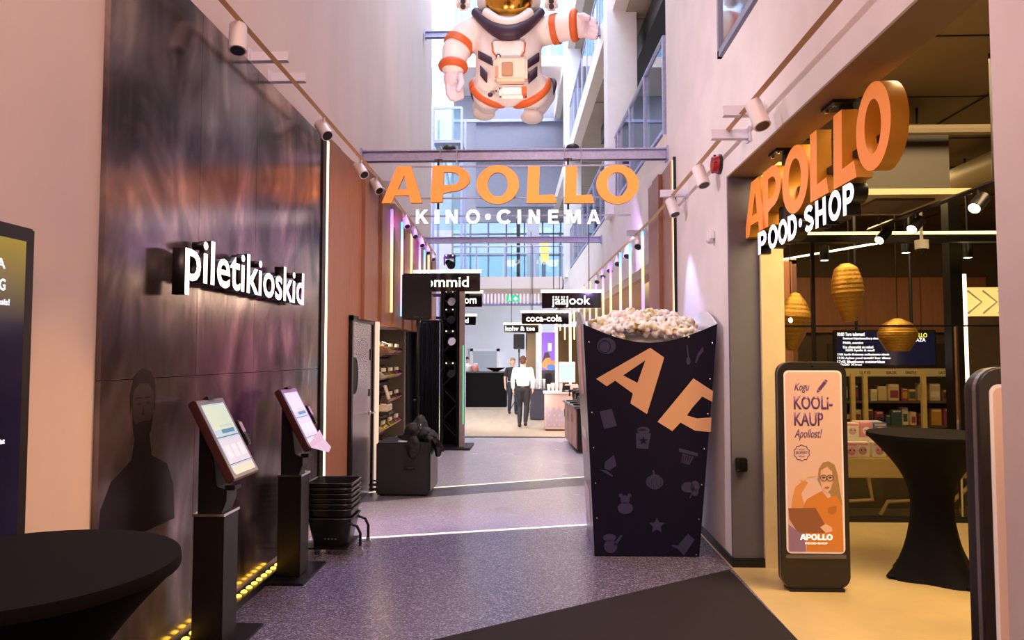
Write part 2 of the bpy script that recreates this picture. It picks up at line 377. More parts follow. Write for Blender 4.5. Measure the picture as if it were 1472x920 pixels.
for (p, q) in ((L1, R1), (L2, R2)):
    mb = MB(); mb.prism([(p[0] + .25, p[1]), (q[0] - .02, q[1]), (q[0] - .02, q[1] + .045), (p[0] + .25, p[1] + .045)], .004, lambda a, b, t: (a, b, .0 + t)); mb.build('bright_inlay', m_inlay, fl)
tr = MB().box(-1.6, .65, 15.36, 15.48, 0, .012); struct('trim_1', tr, m_black, 'black threshold strip across the floor')
cpt = MB(); cpt.prism([(1.53, 5.93), (-.69, 4.37), (-2.1, 3.38), (-2.1, -2), (1.55, -2), (1.56, 4.37)], .012, lambda a, b, t: (a, b, .001 + t))
tag(cpt.build('entrance_mat', m_mat), 'black ribbed entrance mat with a diagonal edge on the foreground floor', 'mat')

# left wall -------------------------------------------------------------
mb = MB()
mb.box(-2.6, -2.13, -5, 9.0, 0, 4.25); mb.box(-2.6, -2.13, 9.0, 9.45, 0, 4.25, True); mb.box(-2.6, -2.13, 9.45, 12.6, 2.15, 4.25, True); mb.box(-2.6, -2.13, 12.6, 16.8, 0, 4.25, True)
mb.box(-2.6, -2.16, -5, 9, 4.25, 15); mb.box(-2.6, -2.16, 9, 16.8, 4.25, 15, True)
wl = struct('wall_left', mb, m_wallL)
mb = MB(); mb.box(-3.2, -3.1, 9.3, 12.6, 0, 2.3, True); mb.box(-3.1, -2.6, 9.35, 9.45, 0, 2.3, True); mb.box(-3.1, -2.13, 12.45, 12.55, 0, 2.15, True); mb.box(-3.1, -2.6, 9.4, 12.5, 2.15, 2.25, True)
struct('wall_niche', mb, M('olive_panel', '6d6049', .6, noise=.08, ns=3))
# dark glossy mural panels
def mural():
    m = bpy.data.materials.new('dark_mural_laminate'); m.use_nodes = True; nt = m.node_tree; b = nt.nodes['Principled BSDF']
    g = nt.nodes.new('ShaderNodeNewGeometry'); mp = nt.nodes.new('ShaderNodeMapping'); mp.inputs['Scale'].default_value = (1, 1.3, .8)
    n = nt.nodes.new('ShaderNodeTexNoise'); n.inputs['Scale'].default_value = 1.3; n.inputs['Detail'].default_value = 7; n.inputs['Distortion'].default_value = 1.4
    r = nt.nodes.new('ShaderNodeValToRGB'); e = r.color_ramp.elements
    e[0].position = .36; e[0].color = (*lin('544a4c'), 1); e[1].position = .72; e[1].color = (*lin('cbb8b0'), 1); x = e.new(.55); x.color = (*lin('8c8082'), 1)
    nt.links.new(g.outputs['Position'], mp.inputs[0]); nt.links.new(mp.outputs[0], n.inputs['Vector']); nt.links.new(n.outputs[0], r.inputs[0]); nt.links.new(r.outputs[0], b.inputs['Base Color'])
    b.inputs['Metallic'].default_value = .72; b.inputs['Specular IOR Level'].default_value = 1.0
    n2 = nt.nodes.new('ShaderNodeTexNoise'); n2.inputs['Scale'].default_value = 3; mp2 = nt.nodes.new('ShaderNodeMapping'); mp2.inputs['Scale'].default_value = (1, 8, .25)
    nt.links.new(g.outputs['Position'], mp2.inputs[0]); nt.links.new(mp2.outputs[0], n2.inputs['Vector'])
    mr = nt.nodes.new('ShaderNodeMapRange'); mr.inputs[3].default_value = .12; mr.inputs[4].default_value = .24; nt.links.new(n2.outputs[0], mr.inputs[0]); nt.links.new(mr.outputs[0], b.inputs['Roughness'])
    return m
m_mural = mural()
ye = [3.47, 4.46, 5.38, 6.28, 7.02]
for i in range(4):
    for (z0, z1) in ((0.08, 1.58), (1.58, 3.87)):
        MB().box(-2.13, -2.10, ye[i] + .002, ye[i + 1] - .002, z0 + .002, z1 - .002).build('wall_panel', m_mural, wl)
m_face = M('printed_skin_tone', '665956', .3, metal=.9); m_faced = M('printed_hair_tone', '433a3a', .3, metal=.85)
# faint portrait printed on the lower panel
def face_y(y, z, s=1):
    sh = lambda nm, lp, mm, dx: shape(nm, [[(a * s, b * s) for a, b in lp]], mm, wl, (-2.0985 + dx, y, z), (0, 1, 0), (0, 0, 1), .001)
    sh('printed_shoulders', [(-.38, -.66), (-.36, -.46), (-.28, -.34), (-.1, -.26), (-.07, -.14), (.07, -.14), (.1, -.26), (.27, -.33), (.35, -.46), (.37, -.66)], M('printed_jacket', '463d3f', .3, metal=.9), -.0004)
    sh('printed_hair', [(-.125, -.02), (-.13, .08), (-.1, .17), (-.02, .215), (.07, .2), (.12, .13), (.125, -.02), (.1, .05), (-.1, .05)], m_faced, 0)
    sh('printed_face', [(-.105, .03), (-.1, .1), (-.04, .135), (.05, .13), (.1, .08), (.105, .0), (.085, -.1), (.04, -.165), (-.02, -.17), (-.07, -.12), (-.1, -.04)], m_face, .0008)
    sh('printed_beard', [(-.1, -.05), (-.085, -.13), (-.03, -.195), (.035, -.195), (.085, -.12), (.1, -.04), (.07, -.07), (.03, -.065), (-.03, -.07), (-.07, -.075)], m_faced, .0012)
    for q in (-.045, .045): sh('printed_eye', [(q - .024, .028), (q, .036), (q + .024, .028), (q, .02)], m_faced, .0012); sh('printed_brow', [(q - .032, .052), (q + .03, .056), (q + .03, .064), (q - .032, .062)], m_faced, .0012)
    sh('printed_nose', [(-.004, .02), (.012, -.035), (-.014, -.035)], m_faced, .0012)
face_y(3.86, 1.42, 1.0)
mb = MB().box(-2.13, -2.085, 7.04, 7.16, 0, 3.87); mb.build('edge_post', m_black, wl)
mb = MB().box(-2.13, -2.09, 7.17, 7.25, .02, 3.87); mb.build('light_strip', m_led, wl)
# red-brown wood panels, saw-toothed
y = 7.28; k = 0
while y < 16.4:
    wd = (.42, .66, .36, .62)[k % 4]; z0 = 0 if y < 8.05 else 2.13
    if y < 8.05 and y + wd > 8.1: wd = 8.1 - y
    xa, xb = (-2.10, -2.09) if y < 8.1 else (-2.10, -2.04) if k % 2 == 0 else (-2.0, -1.98)
    p = [(-2.13, y), (xa, y), (xb, y + wd - .004), (-2.13, y + wd - .004)]
    mb = MB(); mb.prism(p, 3.93 - z0, lambda a, b, t: V(a, b, z0 + t)); mb.build('wood_panel', m_wood, wl); y += wd; k += 1
# door in the left wall
dr = struct('door_1', MB().box(-2.13, -2.07, 8.17, 9.2, 0.01, 2.1), M('brushed_grey_door', '9a96a8', .25, metal=.8, noise=.08, ns=4, stretch=(1, 1, .2)))
fm = MB(); fm.box(-2.13, -2.05, 8.11, 8.17, 0, 2.16); fm.box(-2.13, -2.05, 9.2, 9.27, 0, 2.16); fm.box(-2.13, -2.05, 8.11, 9.27, 2.1, 2.16); fm.build('door_frame', m_blackm, dr)
c = aX(510, 540, -2.06)
shape('porthole', [oval(0, 0, .14, .2)], M('porthole_black', '060508', .5, spec=.2), dr, c, (0, 1, 0), (0, 0, 1), .015)
shape('porthole_ring', [oval(0, 0, .15, .21), oval(0, 0, .14, .2)], m_blackm, dr, c + Vector((.004, 0, 0)), (0, 1, 0), (0, 0, 1), .02)
h = MB(); h.cyl((-2.07, 9.08, 1.0), (-2.0, 9.08, 1.0), .012); h.cyl((-2.0, 9.09, 1.0), (-2.0, 8.95, 1.0), .01); h.obox((-2.066, 9.08, 1.0), (.01, .05, .05)); h.build('handle', m_chrome, dr)
MB().obox((-2.066, 9.06, 1.25), (.012, .05, .09)).build('lock', m_black, dr); MB().obox((-2.066, 9.1, 1.72), (.012, .04, .14)).build('card_reader', m_black, dr)

# right wall --------------------------------------------------------------
WE = aX(1438, 512, 1.6).y
mb = MB()
mb.box(1.6, 1.95, -5, WE, 0, 4.25); mb.box(1.6, 1.86, WE, 6.1, 3.2, 4.25); mb.box(1.6, 1.84, 6.1, 8.27, 0, 4.25); mb.box(1.6, 1.84, 8.27, 9, 0, 4.25); mb.box(1.6, 1.84, 9, 9.8, 0, 4.25, True)
mb.box(1.6, 1.84, 9.8, 30, 2.98, 4.25, True)
mb.box(1.63, 1.95, -5, 9.0, 4.25, 15)
wr = struct('wall_right', mb, m_wall)
MB().box(1.598, 1.845, 6.06, 6.1, .06, 3.2).build('grey_reveal', m_grey, wr)
MB().box(1.845, 2.03, 6.02, 6.1, 0, 3.3).build('stone_pier', m_cream, wr)
MB().box(1.60, 1.86, WE, 6.06, 3.185, 3.2).build('opening_soffit', M('opening_soffit_paint', '8b7356', .7), wr)
bb = MB(); bb.box(1.585, 1.6, 6.05, 8.27, 0, .07); bb.box(1.585, 1.86, 6.03, 6.06, 0, .07); struct('baseboard_right', bb, m_black)
for (y0, y1, xx) in ((8.38, 9.0, 1.56), (9.0, 9.4, 1.52), (9.4, 9.8, 1.545)):
    MB().box(xx, 1.6, y0, y1 - .004, 0, 3.95, True).build('wood_panel', m_wood, wr)
MB().box(1.57, 1.6, 8.27, 8.31, 0, 3.97).build('edge_post', m_black, wr)
MB().box(1.575, 1.6, 8.315, 8.375, 0, 3.95).build('light_strip', m_led, wr)
# window high on the right wall
w0 = aX(1093, 0, 1.62); w1 = aX(1036, 85, 1.62)
wn = struct('window_1', MB().box(1.612, 1.63, 4.2, w1.y - .04, w1.z + .05, 6.5), M('reflective_glazing', '8fa4b8', .06, metal=.9))
fr = MB(); fr.box(1.59, 1.63, 4.1, w1.y, w1.z, w1.z + .06); fr.box(1.59, 1.63, w1.y - .05, w1.y, w1.z, 6.6); fr.build('window_frame', m_greysteel, wn)

# hall behind the camera
struct('wall_back', MB().box(-9, 9, -5.2, -5, 0, 9), M('hall_back_wall', '8a6f66', .8, noise=.1))
struct('ceiling', MB().box(-9, 9, -5, 7.0, 8.6, 8.8), M('hall_shade_ceiling', 'a58f88', .8))  # unseen ceiling, brought forward to shade the near passage

# galleries on the right of the atrium --------------------------------------
m_soff = M('gallery_soffit', 'a89a88', .7, noise=.06, ns=1.5); m_slab = M('gallery_slab_edge', 'e6dbd2', .65, noise=.03)
for i, (z0, z1) in enumerate(((4.25, 4.45), (8.15, 8.6), (12.0, 12.4))):
    mb = MB(); mb.box(1.6, 6, 9.0, 34, z0, z1, True); s = struct('gallery_slab', mb, m_slab)
    if i:
        for q in range(5):
            MB().box(1.85, 5.9, 9.1 + q * 4.6, 13.6 + q * 4.6, z0 - .03, z0 - .005, True).build('soffit_panel', m_soff, s)
struct('wall_gallery', MB().box(6, 6.2, 9, 34, 4.4, 15, True), M('gallery_back', '8d93a5', .7, noise=.1))
for q in range(6):
    for z0 in (4.5, 8.65):
        MB().box(5.97, 6.0, 10 + q * 3.6, 12.4 + q * 3.6, z0 + .1, z0 + 2.6, True).build('dark_glazing', M('dark_shopfront', '2c3644', .1), bpy.data.objects['wall_gallery'])
struct('wall_gallery_end', MB().box(1.95, 6, 8.9, 9.05, 4.45, 15), m_wall)
struct('duct_trim', MB().box(2.2, 2.65, 9.2, 20, 7.55, 8.0, True), M('black_duct', '15161a', .5))
bpy.data.objects['duct_trim'].name = 'trim_2'
for y0 in (13.4, 24.0):
    struct('column', MB().box(1.5, 2.05, y0, y0 + .55, 4.3, 15, True), m_white, bevel=.01)

def railing(label, xs, y0, y1, z0, z1, n):
    t = thing('glass_railing', label, 'railing', V(xs, y0, z0), 'steel and glass railings of the atrium')
    st = (y1 - y0) / n
    MB().tube([V(xs, y0, z1), V(xs, y1, z1)], .03, 8).build('handrail', m_steel, t, True)
    MB().box(xs - .02, xs + .02, y0, y1, z0 + .08, z0 + .13, True).build('bottom_rail', m_steel, t)
    for k in range(n + 1): MB().box(xs - .025, xs + .025, y0 + k * st - .025, y0 + k * st + .025, z0, z1, True).build('post', m_steel, t)
    for k in range(n): MB().box(xs - .006, xs + .006, y0 + k * st + .06, y0 + (k + 1) * st - .06, z0 + .14, z1 - .08, True).build('glass_pane', m_glassb, t)
railing('long glass railing on the first gallery above the white bar fascia', 1.64, 9.15, 23.4, 4.45, 5.75, 11)
railing('glass railing on the second gallery near the top right', 1.64, 9.15, 23.4, 8.6, 9.8, 11)
railing('glass railing on the topmost gallery, far up beside the white columns', 1.64, 13.95, 23.4, 12.4, 13.5, 7)

# far end of the atrium ------------------------------------------------------
m_farw = M('far_white_wall', 'dfe6ee', .6, noise=.04, ns=1); m_farg = M('far_grey_wall', 'b4b4c2', .7, noise=.04, ns=.6)
FY = 34.0
mb = MB()
mb.box(-9, 6, FY, FY + .3, 0, 4.4); mb.box(-9, 6, FY, FY + .3, 8.0, 20); mb.box(-9, -6.5, FY, FY + .3, 4.4, 8.0)
we = struct('wall_far', mb, m_farg)
m_glasst = glassmat('tinted_glazing', (.34, .40, .43), 1.0)
MB().box(-3.55, 4, FY - .05, FY, 0, 4.3).build('white_lining', m_farw, we)
MB().box(V(-2.10,12.6,0)[0]-.02, V(-2.10,12.6,0)[0]+.01, 12.62, 16.7, 0, 2.12).build('dark_cladding', M('black_cladding', '1a1618', .5), wl)
# glazing of the far wall
t = struct('window_2', MB().box(-6.5, 6, FY + .1, FY + .12, 4.4, 8.0), m_glasst)
for k in range(15): MB().box(-6.5 + k * .85, -6.43 + k * .85, FY, FY + .2, 4.4, 8).build('mullion', m_greysteel, t)
for z in (5.2, 6.4, 7.4): MB().box(-6.5, 6, FY + .02, FY + .18, z, z + .07).build('transom', m_greysteel, t)
# left side of the atrium beyond the end of the long left wall
struct('wall_atrium_left', MB().box(-8.2, -8, 16.8, FY, 0, 15), m_farw)
struct('wall_left_return', MB().box(-8, -2.62, 16.6, 16.8, 3.9, 15, True), m_farw)
struct('wall_stair', MB().box(-2.6, 1.4, 31.5, 31.8, 8.2, 14.0), M('stair_wall', '8e8fa0', .7, noise=.04))
struct('slab_upper', MB().box(-5, 1.5, 31.2, 33.9, 14.0, 14.7), m_slab)
uw = struct('window_4', MB().box(-5, 1.5, 31.6, 31.7, 14.7, 20), M('pale_blue_glazing', '7fa6c6', .1))
for k in range(9): MB().box(-5 + k * .8, -4.93 + k * .8, 31.5, 31.6, 14.7, 20).build('mullion', m_white, uw)
for z in (16.2, 17.6): MB().box(-5, 1.5, 31.48, 31.6, z, z + .12).build('transom', m_white, uw)
for k, (z, yy) in enumerate(((11.9, 31.3), (10.2, 31.3))):
    MB().box(-4, 1.5, yy, yy + .2, z, z + .12).build('ledge', m_steel, bpy.data.objects['wall_stair'])
pr = MB(); pr.box(-3.6, -2.9, 25.0, 25.6, 4.4, 15); struct('column', pr, m_white)

def bridge(label, y, x0, x1, z0, th, rail, n, railname):
    s = MB(); s.box(x0, x1, y, y + 2.2, z0, z0 + th); b = struct('bridge_deck', s, M('bridge_pale_deck', 'e8d9d4', .6))
    t = thing('bridge_railing', railname, 'railing', (x0, y, z0 + th))
    zt = z0 + th + rail; st = (x1 - x0) / n
    MB().tube([(x0, y + .05, zt), (x1, y + .05, zt)], .03).build('handrail', m_steel, t, True)
    MB().tube([(x0, y + .05, zt - .25), (x1, y + .05, zt - .25)], .018).build('mid_rail', m_steel, t, True)
    for k in range(n + 1): MB().box(x0 + k * st - .03, x0 + k * st + .03, y + .02, y + .08, z0 + .05, zt).build('post', m_steel, t)
    for k in range(n): MB().box(x0 + k * st + .07, x0 + (k + 1) * st - .07, y + .04, y + .052, z0 + .12, zt - .3).build('glass_pane', m_glassb, t)
b0 = aY(610, 415, 26); b1 = aY(808, 415, 26)
bridge('', 26, b0.x - 1.2, b1.x, b0.z, .42, 1.1, 6, 'glass railing of the pale footbridge above the green exit sign')
bridge('', 27, -5.5, 1.3, 12.6, .4, 1.1, 8, 'railing of the high footbridge behind the astronaut')
# glass lookout box by the left wall
t = thing('lookout_balcony', 'small steel framed glass balcony beside the long left wall', 'balcony', (-2.9, 24, 8.6))
p0 = aY(623, 215, 23); p1 = aY(664, 155, 23)
for xx in (p0.x, p1.x):
    for yy in (23, 24.2): MB().box(xx - .035, xx + .035, yy - .035, yy + .035, 0, p1.z).build('post', m_steel, t)
for zz in (p1.z, p0.z + .25, p0.z - .3):
    MB().box(p0.x, p1.x, 22.97, 23.03, zz - .04, zz + .04).build('rail', m_steel, t)
MB().box(p0.x, p1.x, 23, 24.2, p0.z + .2, p0.z + .32).build('deck', m_greysteel, t)
MB().box(p0.x + .05, p1.x - .05, 22.995, 23.005, p0.z - 2.6, p0.z + .15).build('glass_pane', m_glassb, t)
MB().box(p0.x + .05, p1.x - .05, 22.995, 23.005, p0.z + .35, p1.z - .05).build('glass_pane', m_glassb, t)
for (a, b) in ((.25, .5), (.5, .75)):
    MB().tube([(p0.x + (p1.x - p0.x) * a, 23.6, p0.z + .2), (p0.x + (p1.x - p0.x) * b, 23.6, p0.z - 1.3)] if a < .4 else [(p0.x + (p1.x - p0.x) * a, 23.6, p0.z - 1.3), (p0.x + (p1.x - p0.x) * b, 23.6, p0.z + .2)], .05).build('brace', m_white, t)

# steel beams across the passage ------------------------------------------------
def ibeam(label, x0, x1, y, z, h=.13, wd=.12):
    t = thing('steel_beam', label, 'beam', ((x0 + x1) / 2, y, z), 'steel beams across the passage')
    MB().box(x0, x1, y - wd / 2, y + wd / 2, z, z + .014).build('flange', m_steel, t); MB().box(x0, x1, y - wd / 2, y + wd / 2, z + h - .014, z + h).build('flange', m_steel, t)
    MB().box(x0, x1, y - .02, y + .02, z, z + h).build('web', m_steel, t)
    for xx in (x0 + .01, x1 - .01): MB().box(xx - .01, xx + .01, y - .09, y + .09, z - .02, z + h + .02).build('end_plate', m_steel, t)
    return t
bz = aY(740, 231, 8.8).z
ibeam('galvanised steel beam carrying the big orange letters', -2.13, 1.6, 8.8, bz)
ibeam('galvanised steel beam below the white lettering, further back', -2.35, 1.38, 15.2, aY(740, 349, 15.2).z, .12)
ibeam('high galvanised steel beam behind the astronaut', -2.35, 1.38, 15.2, aY(740, 53, 15.2).z, .13)

# ================================================================== the shop on the right
m_shopwall = M('shop_dark_wall', '57473a', .8, noise=.08); m_yel = M('birch_ply', 'd9bd7c', .45, noise=.06, ns=4, stretch=(.5, 3, 3))
struct('ceiling_shop', MB().box(1.86, 8, 2.2, 13, 3.9, 4.0), M('shop_ceiling_board', '6a5a41', .8, noise=.1, ns=1.2))
cs = bpy.data.objects['ceiling_shop']
for k in range(6): MB().box(1.87, 8, 2.6 + k * 1.2, 2.612 + k * 1.2, 3.89, 3.9).build('ceiling_joint', m_black, cs)
for k in range(4): MB().box(2.6 + k * 1.2, 2.612 + k * 1.2, 2.2, 13, 3.885, 3.895).build('ceiling_joint', m_black, cs)
struct('wall_shop_front', MB().box(1.95, 8, 2.2, 2.35, 0, 3.9), m_shopwall)
struct('wall_shop_right', MB().box(8, 8.15, 2.2, 13, 0, 3.9), m_shopwall)
wsb = struct('wall_shop_back', MB().box(1.86, 8, 12.6, 12.8, 0, 3.9), m_shopwall)
struct('wall_shop_left', MB().box(1.85, 1.95, 8.3, 12.6, 0, 3.9), m_shopwall)
zz0, zz1 = aY(1200, 478, 12.5).z, aY(1200, 399, 12.5).z
for k in range(8):
    MB().box(3.2 + k * .55, 3.745 + k * .55, 12.5 + .03 * (k % 2), 12.6, zz0, zz1).build('wood_panel', m_wood, wsb)
# glass shopfront
GY = 7.72
gf = struct('window_3', MB().box(2.0, 8, GY - .05, GY + .05, aY(1, 355, GY).z, aY(1, 346, GY).z), m_black)
MB().box(2.0, 8, GY - .06, GY - .05, aY(1, 345, GY).z, aY(1, 341, GY).z).build('light_strip', E('shop_yellow_led', 'ffe08a', 3), gf)
for a, b in ((1122, 1169), (1171, 1374), (1376, 1470)):
    MB().box(aY(a, 500, GY).x, aY(b, 500, GY).x, GY - .006, GY + .006, .03, aY(1, 470, GY).z).build('glass_pane', m_shopglass, gf)
for px, wd in ((1170, .035), (1375, .02)):
    MB().box(aY(px, 500, GY).x - wd / 2, aY(px, 500, GY).x + wd / 2, GY - .02, GY + .02, 0, aY(1, 346, GY).z if px == 1170 else aY(1, 470, GY).z).build('mullion', m_blackm if px == 1170 else m_chrome, gf)
MB().box(2.0, 8, GY - .012, GY + .012, aY(1, 471.5, GY).z, aY(1, 469, GY).z).build('top_rail', m_blackm, gf)
MB().box(2.0, 8, GY - .03, GY + .03, 0, .06).build('base_rail', m_black, gf)
cx = aY(1371, 400, 8.6).x
struct('pillar', MB().box(cx - .07, cx + .07, 8.55, 8.7, 0, 3.9), m_black)
MB().box(aY(1384, 400, 8.7).x, aY(1389, 400, 8.7).x, 8.7, 8.73, .9, aY(1386, 394, 8.7).z).build('light_strip', m_led, bpy.data.objects['pillar'])
p = aZ(1125, 373, 2.95); q = aZ(1312, 341, 2.95)
tag(MB().tube([(p.x, p.y, 2.95), (q.x, q.y, 2.95)], .012).build('linear_lamp', E('line_led', 'fff0c8', 3)), 'thin slanting line of white light under the shop ceiling', 'light')

# backlit chevron relief at the right of the shop
t = thing('relief_panel', 'backlit cream wall panel with raised chevron strips at the shop edge', 'wall panel', (6.9, 11, 2.4))
a = aY(1391, 455, 11); b = aY(1440, 413, 11)
MB().box(a.x, b.x + .6, 11, 11.05, a.z, b.z).build('lit_board', M('lit_cream_board', 'f6e7b4', .6, emit='f2cf77', es=.9), t)
for k in range(5):
    x0 = a.x + k * .22; MB().tube([(x0, 10.99, a.z + .05), (x0 + .2, 10.99, (a.z + b.z) / 2), (x0, 10.99, b.z - .05)], .015, 6).build('chevron', m_white, t)
MB().box(a.x, b.x + .6, 10.9, 11.2, .0, a.z).build('base_cabinet', m_shopwall, t)

# woven pendant lamps
m_wov = M('woven_brass_strips', 'a67c2e', .38, metal=.7, noise=.35, ns=20, stretch=(1, 1, 14), bump=.5, bs=30, emit='b57d22', es=.04)
def pendant(px, top, bot, wpx, prof, Y, label, tilt=0):
    c0 = aY(px, bot, Y); h = aY(px, top, Y).z - c0.z; r = wpx * Y / F / 2
    t = thing('pendant_lamp', label, 'lamp', c0, 'woven pendant lamps in the shop')
    R = Matrix.Rotation(tilt, 3, 'Y')
    N = 26; pr = []
    for k in range(N + 1):
        u = k / N
        for j in range(len(prof) - 1):
            if prof[j][1] <= u <= prof[j + 1][1]:
                f = (u - prof[j][1]) / (prof[j + 1][1] - prof[j][1]); rr = prof[j][0] + (prof[j + 1][0] - prof[j][0]) * f
        pr.append((rr * r * (1.0 if k % 2 else .975), u * h))
    MB().lathe(pr, c0, 32, R=R).build('shade', m_wov, t, False)
    MB().cyl(c0 + Vector((0, 0, h - .03)), (c0.x, c0.y, 3.9), .006, n=6).build('cord', m_black, t)
    MB().ell(c0 + Vector((-r * .25, -r * .72, h * .52)), (.035, .03, .035)).build('bulb', E('lamp_bulb', 'ffe7b0', 8), t, True)
pendant(1138, 421, 504, 52, [(.25, 0), (.62, .25), (.92, .5), (.98, .6), (.6, .85), (.22, 1)], 9.0, 'tall woven brass pendant lamp beside the cream stone pier', .08)
pendant(1222, 379, 462, 44, [(.42, 0), (.7, .2), (1, .5), (.95, .7), (.72, .92), (.3, 1)], 9.0, 'tall faceted woven brass pendant lamp, highest in the shop', -.06)
pendant(1291, 458, 505, 54, [(.55, 0), (.95, .4), (1, .55), (.7, .85), (.2, 1)], 8.6, 'squat round woven brass pendant lamp in front of the screen')

# screen with programme
def screen_text(lines, parent, Y, mat):
    for (s, px, py, wpx, hpx) in lines:
        o = aY(px, py + hpx, Y); letters(s, parent, mat, o, (1, 0, 0), (0, 0, 1), wpx * Y / F, hpx * Y / F, .002, .012, one=True, name='lettering')
SY = 9.6
t = thing('information_screen', 'large dark screen with white programme text behind the shop glass', 'screen', aY(1270, 535, SY))
a = aY(1200, 528, SY); b = aY(1346, 474, SY)
MB().box(a.x, b.x, SY, SY + .06, a.z, b.z).build('housing', m_black, t, bevel=.01)
MB().box(a.x + .03, b.x - .03, SY - .006, SY, a.z + .03, b.z - .03).build('display', M('screen_navy', '10142c', .2, emit='141a3c', es=.4), t)
mw = E('screen_white', 'f4f6ff', 1.6)
screen_text([('10:00 Tere tulemast!', 1204, 478, 38, 5), ('Domineeri kirjandusmaailma ja ekraanil', 1212, 485, 52, 4), ('Pildiik, avamine', 1212, 491, 28, 4), ('Uus olemasolek nn mahud', 1212, 497, 42, 4), ('10:00 Apollo & naudi', 1216, 502, 40, 4),
             ('17:00 Apollo filmiseanss avalikustamine rahvale', 1204, 508, 72, 4), ('17:30 Aplaus pood tantsib! Suur üllatus', 1204, 513, 74, 4), ('17:45 Mustkunst meisterklass', 1204, 518, 66, 4), ('20:00 Kino', 1204, 522.5, 34, 3)], t, SY - .009, mw)
screen_text([('APOLLO', 1306, 479, 26, 6)], t, SY - .009, E('screen_yellow', 'ffe92e', 1.5)); screen_text([('PLAZA', 1310, 486, 20, 5)], t, SY - .009, mw)
MB().cyl((a.x + .3, SY + .03, b.z), (a.x + .3, SY + .03, 3.9), .02).build('hanger', m_black, t); MB().cyl((b.x - .3, SY + .03, b.z), (b.x - .3, SY + .03, 3.9), .02).build('hanger', m_black, t)

# product shelves at the back
KY = 11.4
t = thing('shop_shelf', 'dark shelving with cream category strip and wooden uprights at the shop back', 'shelf', aY(1300, 640, KY))
x0, x1 = aY(1208, 600, KY).x, aY(1440, 600, KY).x
rows = [aY(1, y, KY).z for y in (640, 608, 574, 539)]
MB().box(x0, x1, KY + .42, KY + .45, 0, 1.9).build('back_board', M('shelf_dark_back', '2b2018', .7), t)
for i, z in enumerate(rows[:3] + [.1]): MB().box(x0, x1, KY, KY + .42, z - .03, z).build('shelf_board', m_shopwall, t)
MB().box(x0, x1, KY - .02, KY, aY(1, 540, KY).z, aY(1, 529, KY).z).build('category_strip', M('cream_strip', 'c9b98f', .6), t)
for px, s in ((1274, 'ISIKLIK'), (1302, 'KINGITUS'), (1350, 'LASTELE'), (1236, 'UUDIS')):
    letters(s, t, m_black, aY(px, 538, KY - .021), (1, 0, 0), (0, 0, 1), .16, .05, .002, .01, one=True, name='lettering')
for px in (1222, 1240, 1324): MB().box(aY(px, 600, KY).x, aY(px + 6, 600, KY).x, KY - .06, KY, 0, aY(1, 536, KY).z).build('upright', m_yel, t)
cols = ['6b2f2a', '2f3a52', 'c9b58a', '8d3f5a', '3d5a4a', 'b98a3a', '4a3a5e', 'd8cfc0', '7a4a2a', '37505e']
cname = dict(zip(cols, ['dark red', 'navy', 'beige', 'plum', 'dark green', 'ochre', 'violet', 'cream', 'brown', 'slate blue'])); ords = ['first', 'second', 'third', 'fourth', 'fifth', 'sixth', 'seventh', 'eighth', 'ninth', 'tenth', 'eleventh', 'twelfth', 'thirteenth', 'fourteenth', 'fifteenth', 'sixteenth', 'seventeenth', 'eighteenth', 'nineteenth', 'twentieth', 'twenty-first', 'twenty-second', 'twenty-third', 'twenty-fourth', 'twenty-fifth']
grp = 'packaged goods on the dark shelves'
for i, z in enumerate(rows[:3]):
    x = x0 + .06; nn = 0
    base = ('package on the lowest shelf behind the shop glass', 'package on the middle shelf behind the shop glass', 'package on the shelf under the category strip')[i]
    while x < x1 - .2:
        wd = random.uniform(.08, .17); hh = random.uniform(.16, .29); yy = KY + .04 + random.uniform(0, .06); c = random.choice(cols)
        nn += 1; lab = '%s %s, %s in the row' % (cname[c], base, ords[nn - 1]); o = thing('packaged_good', lab, 'package', (x + wd / 2, yy, z), grp)
        MB().box(x, x + wd, yy, yy + .12, z, z + hh).build('carton', M('carton_' + c, c, .45), o, bevel=.006)
        MB().box(x + .015, x + wd - .015, yy - .004, yy, z + hh * .2, z + hh * random.uniform(.5, .8)).build('printed_panel', M('carton_' + (c2 := random.choice(cols)), c2, .45), o)
        MB().box(x + .02, x + wd - .02, yy - .004, yy, z + hh * .85, z + hh * .93).build('title_band', M('carton_d8cfc0', 'd8cfc0', .45), o)
        x += wd + random.uniform(.01, .05)

# low birch display table
TY = 7.95
t = thing('display_table', 'low birch display table with zigzag legs behind the shop glass', 'table', (4.3, TY + .4, 0))
a = aY(1214, 687, TY); b = aY(1420, 659, TY); tz = b.z
MB().box(a.x, b.x, TY, TY + .9, a.z, tz).build('table_top', m_yel, t, bevel=.01)
for px in (1232, 1300, 1362, 1392):
    c = aY(px, 700, TY + .1); k = 1 if px in (1232, 1300) else -1
    MB().tube([(c.x + .12, TY + .1, a.z), (c.x + .16 * k, TY + .1, .16), (c.x - .18, TY + .1, .14), (c.x - .26, TY + .1, .0)], .022, 6).build('leg', m_yel, t)
MB().box(a.x, b.x, TY + .45, TY + .5, 0, a.z).build('kick_panel', M('dark_brown_board', '3a2c1e', .4), t)
st = thing('display_riser', 'white stepped riser on the birch table', 'riser', (a.x + .5, TY + .5, tz))
MB().box(a.x + .02, a.x + 1.2, TY + .42, TY + .85, tz, tz + .17).build('step', m_white, st); MB().box(a.x + .02, a.x + 1.2, TY + .6, TY + .85, tz + .17, tz + .2).build('step', m_white, st)
